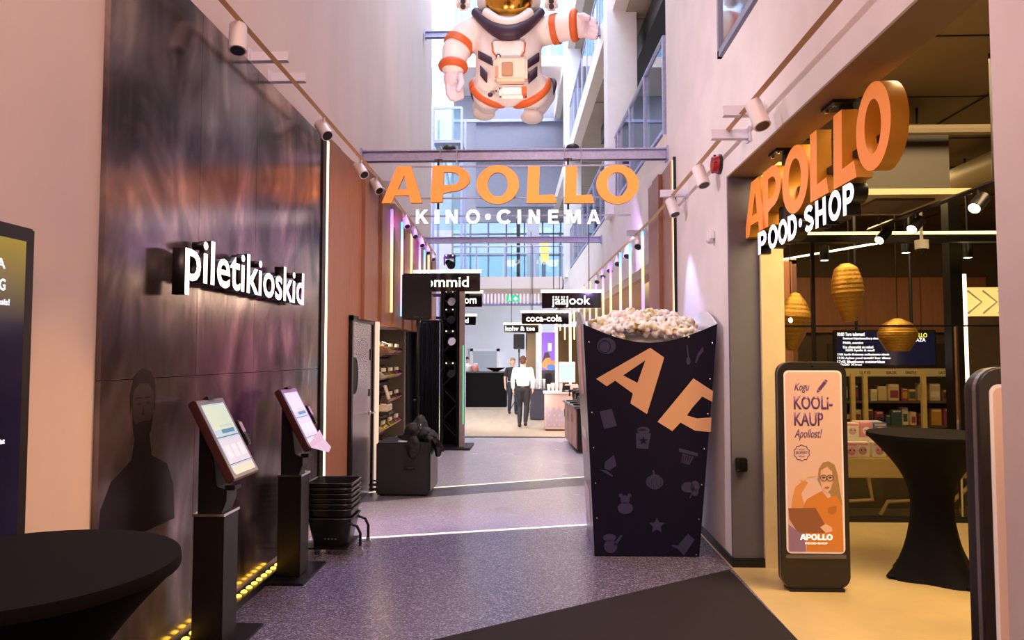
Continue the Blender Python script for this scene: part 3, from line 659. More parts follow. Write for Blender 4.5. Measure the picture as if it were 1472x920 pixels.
gifts = [(1224, .02, 'f0c9cf', 'e8a0b0', 0, 'pale pink gift box at the table corner beside the totem'), (1240, .05, 'ece3cf', 'd99ab0', 0, 'clear gift box with a pink mug toy on the birch table'), (1264, .05, 'e7e0d2', 'e59ac0', 0, 'clear gift box with a pink spotted toy on the birch table'),
         (1286, .08, 'e6c65c', 'c9a23a', 0, 'yellow gift carton beside the cocktail table'), (1226, .45, 'f2ead8', 'd8b8c8', .17, 'white gift box with a small face on the riser'), (1246, .45, '7fc6cc', 'f0e4ee', .17, 'turquoise gift box with bright squares on the riser'),
         (1266, .45, '4f8fc0', 'f2a23c', .17, 'blue gift box with an orange figure on the riser'), (1376, .3, 'e8d26a', 'e89ab0', .0, 'yellow and pink card box at the table end'), (1250, .66, 'f4d9e6', 'e7a4c6', .2, 'broad pale pink gift box on the upper step')]
for px, dy, c, c2, dz, lab in gifts:
    q = aY(px, 640, TY + dy); wd, hh = (.15, .16) if dz < .18 else (.3, .13)
    if lab.startswith('yellow and pink'): hh = .26
    o = thing('gift_box', lab, 'box', (q.x, TY + dy + .06, tz + dz), 'gift boxes on the birch table')
    MB().box(q.x - wd / 2, q.x + wd / 2, TY + dy, TY + dy + .12, tz + dz, tz + dz + hh).build('carton', M('gift_' + c, c, .4), o, bevel=.006)
    MB().ell((q.x, TY + dy - .001, tz + dz + hh * .45), (wd * .3, .012, hh * .28), n=12, m=6).build('toy_face', M('gift_' + c2, c2, .5), o, True)
    for e in (-.02, .02): MB().ell((q.x + e, TY + dy - .014, tz + dz + hh * .5), (.008, .004, .008), n=8, m=5).build('eye', m_black, o)
    MB().box(q.x - wd * .4, q.x + wd * .4, TY + dy - .003, TY + dy, tz + dz + hh * .8, tz + dz + hh * .93).build('title_band', M('gift_' + random.choice(['e8a0b0', '7fc6cc', 'e6c65c']), 'e8a0b0', .5), o)
for k, (c, lab) in enumerate((('e9dfc6', 'pale book lowest in the pile at the birch table end'), ('3a2c22', 'dark book in the middle of the pile at the birch table end'), ('d8b24a', 'yellow book topmost of the pile at the birch table end'))):
    q = aY(1388, 650, TY + .06); o = thing('book', lab, 'book', (q.x, TY + .1, tz + k * .045), 'books piled on the birch table')
    MB().box(q.x - .11, q.x + .09 - k * .02, TY + .04, TY + .2, tz + .002 + k * .045, tz + .040 + k * .045).build('page_block', m_white, o); MB().box(q.x - .113, q.x + .093 - k * .02, TY + .036, TY + .204, tz + .037 + k * .045, tz + .0445 + k * .045).build('cover', M('book_' + c, c, .5), o)

# ceiling equipment in the shop
t = thing('air_conditioner', 'grey ceiling cassette air conditioner with slanted pale grille in the shop', 'air conditioner', aY(1305, 300, 6.2))
a = aY(1246, 292, 6.2); b = aY(1364, 216, 6.2)
MB().box(a.x, b.x, 6.2, 6.9, a.z + .1, b.z + .2).build('housing', M('brown_grey_metal', '2e261e', .5), t)
mb = MB(); mb.prism([(a.x - .05, 6.1), (b.x + .12, 6.1), (b.x + .05, 7.0), (a.x - .12, 7.0)], .05, lambda u, v, k: (u, v, a.z + .05 + k)); mb.build('grille', M('pale_grille', 'a39878', .5), t)
MB().box(a.x + .1, b.x - .1, 6.25, 6.85, a.z + .03, a.z + .06).build('intake', m_shopwall, t)
for xx in (a.x + .1, b.x - .1): MB().cyl((xx, 6.5, b.z + .2), (xx, 6.5, 3.9), .012, n=6).build('hanger', m_black, t)
tag(MB().tube([(2.6, 6.0, 3.55), (5.5, 6.0, 3.55)], .045).build('ceiling_pipe', M('grey_pipe', '6e6453', .5), smooth=True), 'grey pipe running across under the shop ceiling', 'pipe')
tag(MB().tube([(4.6, 4.5, 3.62), (4.6, 8, 3.62)], .14, 14).build('air_duct', M('cream_duct', '9a8c6a', .5), smooth=True), 'round cream air duct under the shop ceiling', 'duct')
def track(label, p, q, name='lamp_track', mat=m_blackm, up=None):
    t = thing(name, label, 'light track', p); MB().tube([p, q], .02, 4).build('rail', mat, t)
    if up:
        for f in (.1, .9):
            c = Vector(p).lerp(Vector(q), f); MB().cyl(c, (c.x, c.y, up), .007, n=6).build('hanger', mat, t)
    return t
track('black lighting track hung under the shop ceiling', (3.3, 5.1, 2.95), (3.3, 7.3, 2.95), up=3.9)
m_lampf = E('lit_lamp_face', 'fff0cf', 9)
def downspot(name, label, c, target, r=.05, L=.15, body=m_blackm, face=m_lampf, top=None, group=None, stem=None):
    c = Vector(c); d = (Vector(target) - c).normalized(); t = thing(name, label, 'lamp', c + Vector((0, 0, 0)), group)
    MB().cyl(c - d * L / 2, c + d * L / 2, r, n=16).build('lamp_body', body, t, True)
    MB().cyl(c + d * (L / 2 - .004), c + d * (L / 2 + .002), r * .82, n=16).build('lens', face, t, True)
    tp = Vector(top) if top else c + Vector((0, 0, .1))
    MB().tube([c, tp], .012, 6).build('arm', body, t)
    return t
for (px, py, Y, lab) in ((1405, 296, 5.5, 'black track spotlight at the right end of the shop track'), (1322, 327, 6.4, 'black track spotlight in the middle of the shop track'), (1283, 345, 7.0, 'black track spotlight at the far end of the shop track')):
    q = aX(px, py, 3.3) if False else aY(px, py, Y); q.x = q.x; downspot('track_spotlight', lab, (3.3, Y, 2.84), (2.6, Y - .4, 2.2), top=(3.3, Y, 2.95), group='spotlights on the shop track')
for (px, py, Y, lab) in ((1185, 364, 8.2, 'small black cylinder ceiling lamp beside the glass mullion'), (1302, 353, 8.2, 'small black cylinder ceiling lamp between the spotlights and the dome camera'), (1391, 360, 8.2, 'small black cylinder ceiling lamp near the black pillar')):
    q = aY(px, py, Y); downspot('cylinder_lamp', lab, q, q + Vector((0, 0, -1)), .05, .16, top=(q.x, q.y, 3.9), group='cylinder lamps in the shop')
q = aY(1325, 358, 7.5); t = thing('dome_camera', 'white dome security camera hanging in the shop', 'camera', q)
MB().cyl(q, q + Vector((0, 0, .09)), .065, n=20).build('housing', m_white, t, True); MB().ell(q, (.05, .05, .05)).build('dome', m_blackgloss, t, True); MB().cyl(q + Vector((0, 0, .09)), (q.x, q.y, 3.9), .015).build('stem', m_white, t)

# orange shop letters in the opening
m_or = M('orange_acrylic', 'f2913d', .35, emit='f08a3a', es=.35); m_orside = M('orange_return', 'c98a2c', .4, emit='c07a20', es=.06)
SX = 1.74
t = thing('shop_sign', 'large orange letter sign hanging on black posts in the shop opening', 'sign', (SX, 4.9, 2.67))
pxs = [(1070, 1100), (1096, 1124), (1125, 1163), (1165, 1192), (1199, 1233), (1233, 1284)]
for ch, (p0, p1) in zip('APOLLO', pxs):
    y0 = aX(p0, 300, SX).y; y1 = aX(p1, 300, SX).y; lp, wd = apollo(ch); k = (y0 - y1) / wd
    o = shape('letter', [[(a * k, b * .43) for a, b in l] for l in lp], m_or, t, (SX, y0, 2.67), (0, -1, 0), (0, 0, 1), .09, m_orside); o['label'] = 'orange letter ' + ch
for px in (1217, 1132):
    yy = aX(px, 200, SX + .09).y; MB().box(SX + .06, SX + .12, yy - .03, yy + .03, 2.66, 3.9 if False else 3.185).build('post', m_black, t); MB().box(SX - .02, SX + .2, yy - .09, yy + .09, 3.165, 3.185).build('ceiling_plate', m_black, t)
    for e in (-.06, .06): MB().cyl((SX, yy + e, 3.15), (SX, yy + e, 3.166), .012, n=8).build('bolt', m_chrome, t)
MB().box(SX + .06, SX + .1, 3.75, 5.95, 2.82, 2.86).build('carrier_bar', m_black, t)
for ch, p0, p1 in zip('POOD•SHOP', (1089, 1103.5, 1118, 1132, 1147, 1156, 1172, 1191, 1212), (1101, 1117, 1131, 1145, 1153, 1169, 1187, 1209, 1228)):
    y0 = aX(p0, 300, SX).y; y1 = aX(p1, 300, SX).y
    dz = 0
    if ch == '•': shape('dot', [oval(0, 0, .028, .028, 16)], m_ledlav, t, (SX, (y0 + y1) / 2, 2.575), (0, -1, 0), (0, 0, 1), .08, m_black)
    else:
        sign_letter(ch, t, m_ledlav, (SX, y0, 2.49), (0, -1, 0), y0 - y1, .17, .08, m_black)
for yy in (4.4, 5.4): MB().box(SX + .06, SX + .1, yy - .02, yy + .02, 2.5, 2.84).build('post', m_black, t)

# advertising totems
m_tot = M('dark_graphite_metal', '3a3634', .35, metal=.5); m_totside = M('silver_edge', '9a9694', .35, metal=.7)
def totem(label, xc, Y, w_=.49, H=1.655, full=True):
    t = thing('advertising_totem', label, 'totem', (xc, Y, 0)); a, b = xc - w_ / 2, xc + w_ / 2
    def slab(nm, lp, mat, yf, d, holes=()): return shape(nm, [lp] + list(holes), mat, t, (xc, yf, 0), (1, 0, 0), (0, 0, 1), d)
    h = w_ / 2
    slab('body', rrect(-h, h, .02, H, .085), m_tot, Y, .085); slab('edge_band', rrect(-h - .004, h + .004, .016, H + .004, .088), m_totside, Y + .02, .02); slab('back_shell', rrect(-h + .01, h - .01, .03, H - .01, .08), M('bronze_shell', '4b4038', .4, metal=.4), Y + .085, .03)
    slab('screen_frame', rrect(-h + .035, h - .035, .27, H - .06, .035), M('pale_frame', 'efdcd2', .4, emit='efdcd2', es=.25), Y - .004, .006)
    slab('poster', rrect(-h + .047, h - .047, .282, H - .072, .028), M('salmon_poster', 'd3a98f', .3, emit='d6aa92', es=.33), Y - .006, .006)
    MB().cyl((xc, Y - .003, H - .03), (xc, Y + .004, H - .03), .006, n=10).build('sensor', m_blackgloss, t)
    MB().box(xc - h + .03, xc + h - .03, Y - .004, Y, .235, .262).build('ledge', M('grey_trim', '6a6360', .4), t)
    MB().box(xc - h + .05, xc + h - .05, Y - .02, Y + .12, 0, .02).build('foot', m_black, t)
    yp = Y - .0075
    ink = M('purple_ink', '6a3f70', .4, emit='6a3f70', es=.15); 
    def tx(s, x, z, wd, hg, off=.02, sh=0, mat=ink, yy=yp): letters(s, t, mat, (xc + x, yy, z), (1, 0, 0), (0, 0, 1), wd, hg, .001, off, one=True, shear=sh, name='lettering')
    tx('Kogu', -.135, 1.43, .11, .075, .015, .35); tx('KOOLi-', -.14, 1.31, .28, .10, .022); tx('KAUP', -.14, 1.19, .21, .10, .022); tx('Apollost!', -.14, 1.085, .20, .085, .012, .35)
    pc = (.065, 1.48); R_ = lambda q: [(pc[0] + math.cos(.9) * u - math.sin(.9) * v, pc[1] + math.sin(.9) * u + math.cos(.9) * v) for u, v in q]
    slab('pencil', R_([(-.035, -.012), (.04, -.012), (.04, .012), (-.035, .012)]), ink, yp, .001); slab('pencil_tip', R_([(-.062, 0), (-.04, -.012), (-.04, .012)]), ink, yp, .001); slab('pencil_end', R_([(.045, -.012), (.058, -.008), (.058, .008), (.045, .012)]), ink, yp, .001)
    bc = (-.09, .995)
    st = [(bc[0] + (.062 if i % 2 else .054) * math.cos(2 * PI * i / 20), bc[1] + (.062 if i % 2 else .054) * math.sin(2 * PI * i / 20)) for i in range(20)]
    st2 = [(bc[0] + (x - bc[0]) * .9, bc[1] + (z - bc[1]) * .9) for x, z in st]
    slab('stamp_ring', st, ink, yp, .001, [st2]); tx('EKSPERT', -.132, .987, .085, .02, .01); tx('KOOLI', -.11, 1.015, .04, .01, .005); tx('APOLLO', -.113, .965, .046, .01, .005)
    # printed woman holding a folder
    P = lambda n, c, es=.25: M('poster_' + n, c, .4, emit=c, es=es)
    L = [('printed_hair', [(.02, .80), (.03, .88), (.06, .925), (.10, .935), (.145, .91), (.165, .84), (.18, .72), (.195, .62), (.13, .60), (.11, .70), (.06, .73)], P('hair', 'a07a4c')),
         ('printed_jacket', [(-.17, .63), (-.15, .57), (-.1, .585), (-.06, .66), (-.01, .69), (.05, .72), (.09, .67), (.15, .69), (.19, .62), (.195, .285), (-.07, .285), (-.06, .4), (-.10, .5)], P('jacket', 'c97a34')),
         ('printed_arm', [(-.17, .60), (-.165, .66), (-.14, .75), (-.08, .80), (-.05, .78), (-.1, .70), (-.08, .62), (-.12, .565)], P('sleeve', 'd08a4c')),
         ('printed_face', [(.035, .80), (.045, .87), (.09, .895), (.125, .86), (.13, .79), (.11, .73), (.085, .705), (.055, .73)], P('skin', 'd9a987')),
         ('printed_hand', [(-.11, .80), (-.10, .84), (-.04, .855), (.02, .845), (.02, .83), (-.05, .82), (-.08, .79)], P('hand', 'dcb08c')),
         ('printed_folder', [(-.195, .595), (.0, .60), (.075, .46), (.06, .42), (-.13, .42), (-.19, .52)], P('folder', '8a5636')),
         ('printed_fingers', [(.03, .46), (.07, .485), (.115, .46), (.115, .43), (.07, .42)], P('hand', 'dcb08c')),
         ('printed_backdrop', [(-.196, .48), (-.12, .42), (-.075, .42), (-.075, .285), (-.196, .285)], P('violet', '8a6a80')),
         ('printed_lips', oval(.085, .745, .018, .008, 10), P('lip', 'a8604c')), ('printed_pocket', [(.09, .60), (.15, .615), (.15, .575), (.12, .56), (.09, .57)], P('pocket', 'b0682a'))]
    for i, (n_, lp, mm) in enumerate(L): slab(n_, lp, mm, yp - .0004 * (i + 1), .001)
    for ex in (.062, .108): slab('printed_spectacles', oval(ex, .815, .026, .024, 16), P('rim', '5a3a2a'), yp - .0052, .001, [oval(ex, .815, .021, .019, 16)]); slab('printed_eye', oval(ex, .818, .011, .006, 10), P('rim', '5a3a2a'), yp - .0052, .001)
    mwh = E('poster_white', 'fff4ec', .9)
    lw = [('A', -.115), ('P', -.072), ('O', -.036), ('L', .010), ('L', .044), ('O', .074)]
    for ch, xx in lw:
        lp, wd = apollo(ch); slab('printed_letter', [(xx + a * .043, .37 + b * .04) for a, b in lp[0]], mwh, yp - .006, .001, [[(xx + a * .043, .37 + b * .04) for a, b in l] for l in lp[1:]])
    tx('POOD•SHOP', -.08, .338, .16, .014, .015, 0, mwh, yp - .006)
    return t
q = aZ(1174, 850, 0)
totem('tall graphite advertising totem with salmon poster beside the stone pier', q.x, q.y)
totem('advertising totem cut off by the white wall end on the right', aY(1412, 700, 2.8).x + .245, 2.8)

# cocktail tables in black stretch covers
def cocktail(label, x, y, r=.44, H=1.1, rb=.36, waist=.14, rz=0, z0=0):
    t = thing('cocktail_table', label, 'table', (x, y, 0))
    prof = []
    for k in range(25):
        u = k / 24; z = z0 + u * (H - .03 - z0)
        rr = rb + (waist - rb) * math.sin(min(1, u / .5) * PI / 2) ** .8 if u < .5 else waist + (r - waist) * (1 - math.cos((u - .5) / .5 * PI / 2)) ** 1.15
        prof.append((rr, z))
    def wob(a, z): return 1 + .14 * max(0, 1 - z / .35) * math.cos(4 * (a - rz))
    MB().lathe(prof + [(r, H - .03)], (x, y, 0), 48, wob=wob).build('stretch_cover', m_fabric, t, True)
    MB().lathe([(r * 1.004, H - .035), (r * 1.008, H - .02), (r, H), (0, H)], (x, y, 0), 48).build('table_top', M('black_top_cloth', '0b0708', .8, noise=.1, ns=60, spec=.12), t, True)
    for k in range(4):
        a = rz + k * PI / 2; MB().ell((x + rb * 1.12 * math.cos(a), y + rb * 1.12 * math.sin(a), .016 + z0), (.035, .035, .015)).build('foot_pocket', m_fabric, t, True)
cocktail('black stretch-covered cocktail table standing before the shop glass', 3.08, 5.85, .45, 1.1, .33, .15, .2)
cocktail('black stretch-covered cocktail table in the near left corner', -1.5, 2.08, .44, 1.1, .3, .15, z0=.014)

# fittings on the right wall
c = aX(1036, 236, 1.6); t = thing('fire_alarm', 'round red fire alarm sounder high on the right wall', 'alarm', c)
MB().cyl(c, c + Vector((-.03, 0, 0)), .085, n=24).build('back_plate', m_black, t, True); MB().cyl(c + Vector((-.03, 0, 0)), c + Vector((-.075, 0, 0)), .085, .065, n=24).build('sounder', M('alarm_red', 'a81a20', .35), t, True)
for k in range(6): a = k * PI / 3; MB().obox(c + Vector((-.06, .075 * math.cos(a), .075 * math.sin(a))), (.02, .012, .012)).build('vent_rib', M('alarm_dark_red', '6a0f14', .4), t)
c = aX(1027, 341, 1.6); t = thing('wall_sensor', 'small white motion sensor beside the grey reveal', 'sensor', c)
MB().obox(c + Vector((-.03, 0, .02)), (.06, .075, .1)).build('housing', m_white, t, bevel=.015); MB().ell(c + Vector((-.04, 0, -.03)), (.035, .035, .03)).build('lens', M('sensor_lens', 'c9c6d6', .3), t, True)
c = aY(1064, 667, 6.06); t = thing('wall_box', 'small black socket box on the grey reveal', 'socket', c)
MB().obox(c + Vector((0, -.035, 0)), (.085, .07, .11)).build('box', m_black, t, bevel=.008); MB().obox(c + Vector((.01, -.075, 0)), (.05, .02, .06)).build('lid', m_blackm, t, bevel=.005)
for dy, dz in ((-.02, .04), (-.02, -.04)): MB().obox(c + Vector((-.035, -.072, dz)), (.008, .004, .008)).build('screw', m_chrome, t)

# light tracks of the passage
def wall_track(label, x, z, y0, y1, side):
    t = thing('wall_light_track', label, 'light track', (x, y0, z))
    mb = MB(); mb.tube([V(x, y0, z), V(x, 9, z), V(x, y1, z)], .022, 4); mb.build('rail', M('copper_track', 'b98a5a', .4, metal=.3), t)
    return t
tl = wall_track('long pale light track on brackets along the left wall', -1.92, 3.88, 3.0, 15.6, -1)
trk = wall_track('long pale light track on brackets along the right wall', 1.45, 3.4, 2.5, 16.4, 1)
m_br = M('white_bracket', 'dfe0f2', .5)
for (px, tt, xw, xi, z) in ((359, tl, -2.13, -1.84, 3.93), (388, tl, -2.13, -1.84, 3.93), (535, tl, -2.13, -1.84, 3.93), (1096, trk, 1.6, 1.32, 3.42), (1075, trk, 1.6, 1.32, 3.36), (985, trk, 1.6, 1.32, 3.42), (930, trk, 1.58, 1.32, 3.42)):
    yy = aX(px, 100, xw).y; x0, x1 = sorted((xw, xi)); mb = MB(); mb.box(x0, x1, yy - .006, yy + .006, z - .03, z + .04, True); mb.box(x0, x1, yy - .03, yy + .03, z - .036, z - .03, True); mb.box(xw - .012, xw + .012, yy - .04, yy + .04, z - .06, z + .06, True); mb.build('bracket', m_br, tt)
m_dead = M('lamp_recess', '0b0a0c', .3)
def track_head(label, x, y, z, tgt, grp, L=.19, r=.055):
    p = V(x, y, z); downspot('track_spotlight', label, (p[0], p[1], p[2] - .13), tgt, r, L, m_whitelamp, m_dead, top=(p[0], p[1], p[2]), group=grp)
gl = 'white spotlights on the left track'; gr_ = 'white spotlights on the right track'
hl = [(342, 'white cylinder spotlight nearest the top edge over the dark mural'), (467, 'white cylinder spotlight at the end of the dark mural'), (521, 'white spotlight above the second wood panel'), (543, 'white spotlight just above the first orange letter')]
for px, lab in hl: y = aX(px, 50, -1.92).y; y = y if y < 9 else 9 + (y - 9) * .8; track_head(lab, -1.92, y, 3.88, (-1.86, y - .15, 3.2) if px < 400 else (-1.6, y - .3, 3.3), gl)
for k in range(5): track_head('white spotlight over the left light tubes, %s in the far row' % ords[k], -1.9, 11.0 + k * .95, 3.86, V(-1.7, 10.6 + k * .95, 3.2), gl, .17, .05)
for px, lab in ((1090, 'white cylinder spotlight between the brackets above the orange shop letters'), (1007, 'white cylinder spotlight below the red fire alarm'), (966, 'white spotlight in front of the right wood panel')):
    y = aX(px, 200, 1.45).y; track_head(lab, 1.45, y, 3.4, (1.55, y - .2, 2.8), gr_)
for k in range(6): track_head('white spotlight over the right light tubes, %s in the far row' % ords[k], 1.47, 10.1 + k * .95, 3.4, V(1.35, 9.8 + k * .95, 2.9), gr_, .18, .06)

# hanging light tubes
sA = [(0, 'b77cff'), (.35, 'e8a0ff'), (.5, 'ffe09a'), (1, 'ffcf9a')]; sB = [(0, '8fd0ff'), (.25, 'ffb8e6'), (.55, 'ffd9a0'), (1, '5fc8ff')]; sC = [(0, 'ffd090'), (.6, 'ffe2b0'), (.85, 'e0a0ff'), (1, '9a7cff')]; sD = [(0, '4f9cff'), (.3, 'd6a0ff'), (.6, 'ffd490'), (.85, 'ffd0f0'), (1, '40c8ff')]
gm = [gradient_emit('tube_light_%d' % i, s, 1.7) for i, s in enumerate((sA, sB, sC, sD))]
def tube_light(label, x, y, z0, z1, mat, grp):
    p = V(x, y, z0); t = thing('light_tube', label, 'light', p, grp)
    MB().cyl(p, V(x, y, z1), .02, n=10).build('tube', mat, t, True); MB().cyl(V(x, y, z1), V(x, y, z1 + .05), .012, n=8).build('end_cap', m_chrome, t)
for k, px in enumerate((561, 576, 590, 602, 609, 615)):
    y = (1.95 - .315) / ((770 - px) / F - .035); tube_light('hanging multicoloured light tube before the wood panels, %s from the dark mural' % ['first', 'second', 'third', 'fourth', 'fifth', 'sixth'][k], -1.95, y, 2.3, 3.73, gm[(2, 1, 0, 2, 1, 0)[k]], 'light tubes along the left wood panels')
for k, px in enumerate((924, 906, 892, 878, 867, 857, 848, 840, 832)):
    y = (1.45 + .315) / ((px - 770) / F + .035); tube_light('hanging multicoloured light tube above the popcorn box, %s from the right wood panel' % ['first', 'second', 'third', 'fourth', 'fifth', 'sixth', 'seventh', 'eighth', 'ninth'][k], 1.45, y, 1.95, 3.36, gm[(3, 1, 1, 2, 2, 2, 0, 0, 2)[k]], 'light tubes along the bar fascia')

# ================================================================== left side of the passage
# lit word sign on the mural
SX2 = -1.985
t = thing('word_sign', 'white lit word sign with black returns standing off the dark mural', 'sign', (SX2, 5.1, 2.1))
letters('piletikioskid', t, m_ledw, (SX2, 4.06, 2.05), (0, 1, 0), (0, 0, 1), 2.12, .355, .075, .012, side=m_black)
for yy in (4.3, 5.0, 5.6, 6.1): MB().cyl((-2.10, yy, 2.2), (SX2 - .07, yy, 2.2), .01, n=8).build('standoff', m_black, t)

# display screen cut by the left edge
a = aX(45, 330, -2.09)
t = thing('wall_display', 'dark framed lit display at the left edge of the white wall', 'screen', (-2.1, 2.4, .3))
MB().box(-2.13, -2.07, 1.7, a.y, .35, a.z).build('frame', m_black, t, bevel=.008)
def dispmat():
    m = bpy.data.materials.new('display_gradient'); m.use_nodes = True; nt = m.node_tree; b = nt.nodes['Principled BSDF']; b.inputs['Base Color'].default_value = (.01, .01, .02, 1); b.inputs['Roughness'].default_value = .15
    tc = nt.nodes.new('ShaderNodeNewGeometry'); sx = nt.nodes.new('ShaderNodeSeparateXYZ'); mr = nt.nodes.new('ShaderNodeMapRange'); mr.inputs[1].default_value = 1.5; mr.inputs[2].default_value = a.z
    r = nt.nodes.new('ShaderNodeValToRGB'); r.color_ramp.elements[0].color = (*lin('0d0724'), 1); r.color_ramp.elements[1].color = (*lin('c9a52c'), 1); x = r.color_ramp.elements.new(.45); x.color = (*lin('1e1530'), 1)
    nt.links.new(tc.outputs['Position'], sx.inputs[0]); nt.links.new(sx.outputs[2], mr.inputs[0]); nt.links.new(mr.outputs[0], r.inputs[0]); nt.links.new(r.outputs[0], b.inputs['Emission Color']); b.inputs['Emission Strength'].default_value = .7
    return m
MB().box(-2.071, -2.066, 1.75, a.y - .06, .41, a.z - .06).build('display', dispmat(), t)
for (s, px1, y0, y1) in (('KIRJA', 7, 372, 391), ('KING', 7, 401, 418), ('tule ja osta just siin kassasis!', 13, 430, 442), ('ja veel palju põnevat apollost ist', 6, 630, 640)):
    q = aX(px1, y1, -2.066); hgt = aX(px1, y0, -2.066).z - q.z; wd = hgt * len(s) * (.62 if len(s) < 8 else .42)
    letters(s, t, E('display_white', 'f2eeff', 1.2), (-2.064, q.y - wd, q.z), (0, 1, 0), (0, 0, 1), wd, hgt, .001, .02, one=True, name='lettering')

# ticket kiosks
def kiosk(label, y0, cover=False):
    t = thing('ticket_kiosk', label, 'kiosk', (-1.86, y0 + .17, 0))
    MB().box(-2.03, -1.72, y0 - .1, y0 + .5, 0, .018).build('base_plate', m_blackm, t, bevel=.004)
    m_k = M('kiosk_dark_metal', '1d1718', .35, metal=.5)
    MB().box(-1.98, -1.80, y0 + .06, y0 + .27, .018, .78).build('column', m_k, t, bevel=.006)
    mb = MB(); mb.prism([(-1.97, .78), (-1.83, .78), (-1.80, .86), (-1.80, .92), (-1.86, .94), (-1.90, 1.24), (-1.97, 1.3)], .15, lambda u, v, k: (u, y0 + .09 + k, v)); mb.build('neck', m_blackm, t, bevel=.005)
    MB().box(-1.985, -1.795, y0 + .055, y0 + .275, .775, .79).build('joint_trim', m_chrome, t)
    # tilted head: top edge at x=-1.95 z=1.44, bottom edge at x=-1.717 z=1.0
    top = Vector((-1.95, 0, 1.44)); bot = Vector((-1.717, 0, 1.0)); u = (top - bot).normalized(); n = Vector((u.z, 0, -u.x)); L = (top - bot).length; mid = (top + bot) / 2; mid.y = y0 + .175
    R = Matrix((Vector((0, 1, 0)), u, n)).transposed()
    hd = MB().obox(mid - n * .025, (.37, L + .02, .05), R).build('screen_housing', M('kiosk_maroon_shell', '4a2524', .4, metal=.3), t, bevel=.008)
    MB().obox(mid + n * .001, (.355, L, .004), R).build('bezel', M('kiosk_grey_bezel', '8b8c94', .25), t)
    MB().obox(mid + n * .004, (.30, L - .06, .003), R).build('display', M('kiosk_display', 'a9c8d8', .15, emit='a9cbe0', es=.55), t)
    P = lambda a, b, w_, h_, c, dn=.0062: MB().obox(mid + n * dn + Vector((0, a, 0)) + u * b, (w_, h_, .001), R).build('picture', M('kiosk_pic_' + c, c, .2, emit=c, es=.5), t)
    P(0, .13, .29, .16, 'c2dccb'); P(.03, .05, .17, .05, '4f86a8'); P(0, -.09, .29, .16, 'c9cfe4'); P(0, -.205, .29, .05, 'd8d2c4')
    for k in range(3): P(-.09 + k * .09, -.09, .06, .08, 'e2e4f0', .007)
    MB().obox(mid + n * .006 + u * .005, (.30, .004, .002), R).build('divider', m_black, t); MB().obox(mid + n * .006 - u * .165, (.30, .004, .002), R).build('divider', m_black, t)
    MB().obox(mid - n * .0 + u * (L / 2 + .008), (.08, .02, .03), R).build('camera_bar', m_black, t)
    ct = MB().obox(mid + Vector((0, .215, 0)) - n * .01 + u * .0, (.05, .17, .05), R).build('card_terminal', m_blackm, t, bevel=.006)
    MB().obox(mid + Vector((0, .215, 0)) + n * .017 + u * .035, (.04, .07, .003), R).build('terminal_screen', M('terminal_pale', 'b8a9b8', .3), ct)
    for k in range(3): MB().obox(mid + Vector((0, .215, 0)) + n * .017 - u * (.02 + .018 * k), (.04, .01, .006), R).build('key_row', m_black, ct)
    MB().obox(Vector((-1.79, y0 + .16, .93)), (.06, .1, .03)).build('ticket_slot', m_blackm, t, bevel=.004)
    if cover:
        mb = MB(); c = mid - u * (L / 2 - .03) + n * .015; mb.add([c + Vector((0, -.18, 0)), c + Vector((0, .2, 0)), c + Vector((0, .2, 0)) - u * .09 + n * .02, c + Vector((0, .05, 0)) - u * .12 + n * .03, c + Vector((0, -.18, 0)) - u * .03, c + Vector((0, .2, 0)) + u * .08], [(0, 1, 2, 3, 4), (0, 5, 1)]); o = mb.build('paper_note', m_white, t)
        s = o.modifiers.new('s', 'SOLIDIFY'); s.thickness = .002
kiosk('dark ticket kiosk with tilted touch screen nearest the cocktail table', 4.15)
kiosk('dark ticket kiosk with a paper flap on its screen beside the baskets', 5.54, True)

# row of foot lights
t = thing('floor_light_bar', 'row of small amber lights in a black bar along the mural foot', 'light', (-2.0, 5.0, 0))
MB().box(-2.09, -2.0, 3.9, 5.95, 0, .05).build('housing', m_black, t)
ml = E('amber_led', 'ffc43a', 7)
for k in range(20): yy = 4.0 + k * .095; MB().ell((-2.045, yy, .052), (.022, .022, .012), n=12, m=6).build('lamp', ml, t, True)

# stack of shopping baskets on a wheeled frame
bx, by = -1.78, 6.45
m_bk = M('black_plastic', '0e0e12', .35)
t = thing('basket_cart', 'wheeled tubular cart carrying the stacked baskets', 'cart', (bx, by, 0))
for yy in (by - .13, by + .17):
    MB().tube([(bx - .1, yy, .24), (bx + .18, yy, .26), (bx + .24, yy, .24), (bx + .27, yy, .18), (bx + .27, yy, .06)], .013, 8).build('frame_leg', m_blackm, t, True)
    w_ = MB().cyl((bx + .27, yy - .012, .03), (bx + .27, yy + .012, .03), .03, n=16).build('caster', M('caster_grey', '9aa0a8', .4), t, True)
    MB().obox((bx + .27, yy, .06), (.03, .035, .03)).build('caster_fork', m_chrome, w_)
MB().tube([(bx - .15, by - .16, .06), (bx - .15, by + .2, .06)], .013).build('cross_tube', m_blackm, t); MB().box(bx - .2, bx + .18, by - .2, by + .24, .055, .07).build('tray', m_bk, t)
bow = ['lowest', 'second from bottom', 'third from bottom', 'fourth from bottom', 'fifth from bottom', 'sixth from bottom', 'topmost']
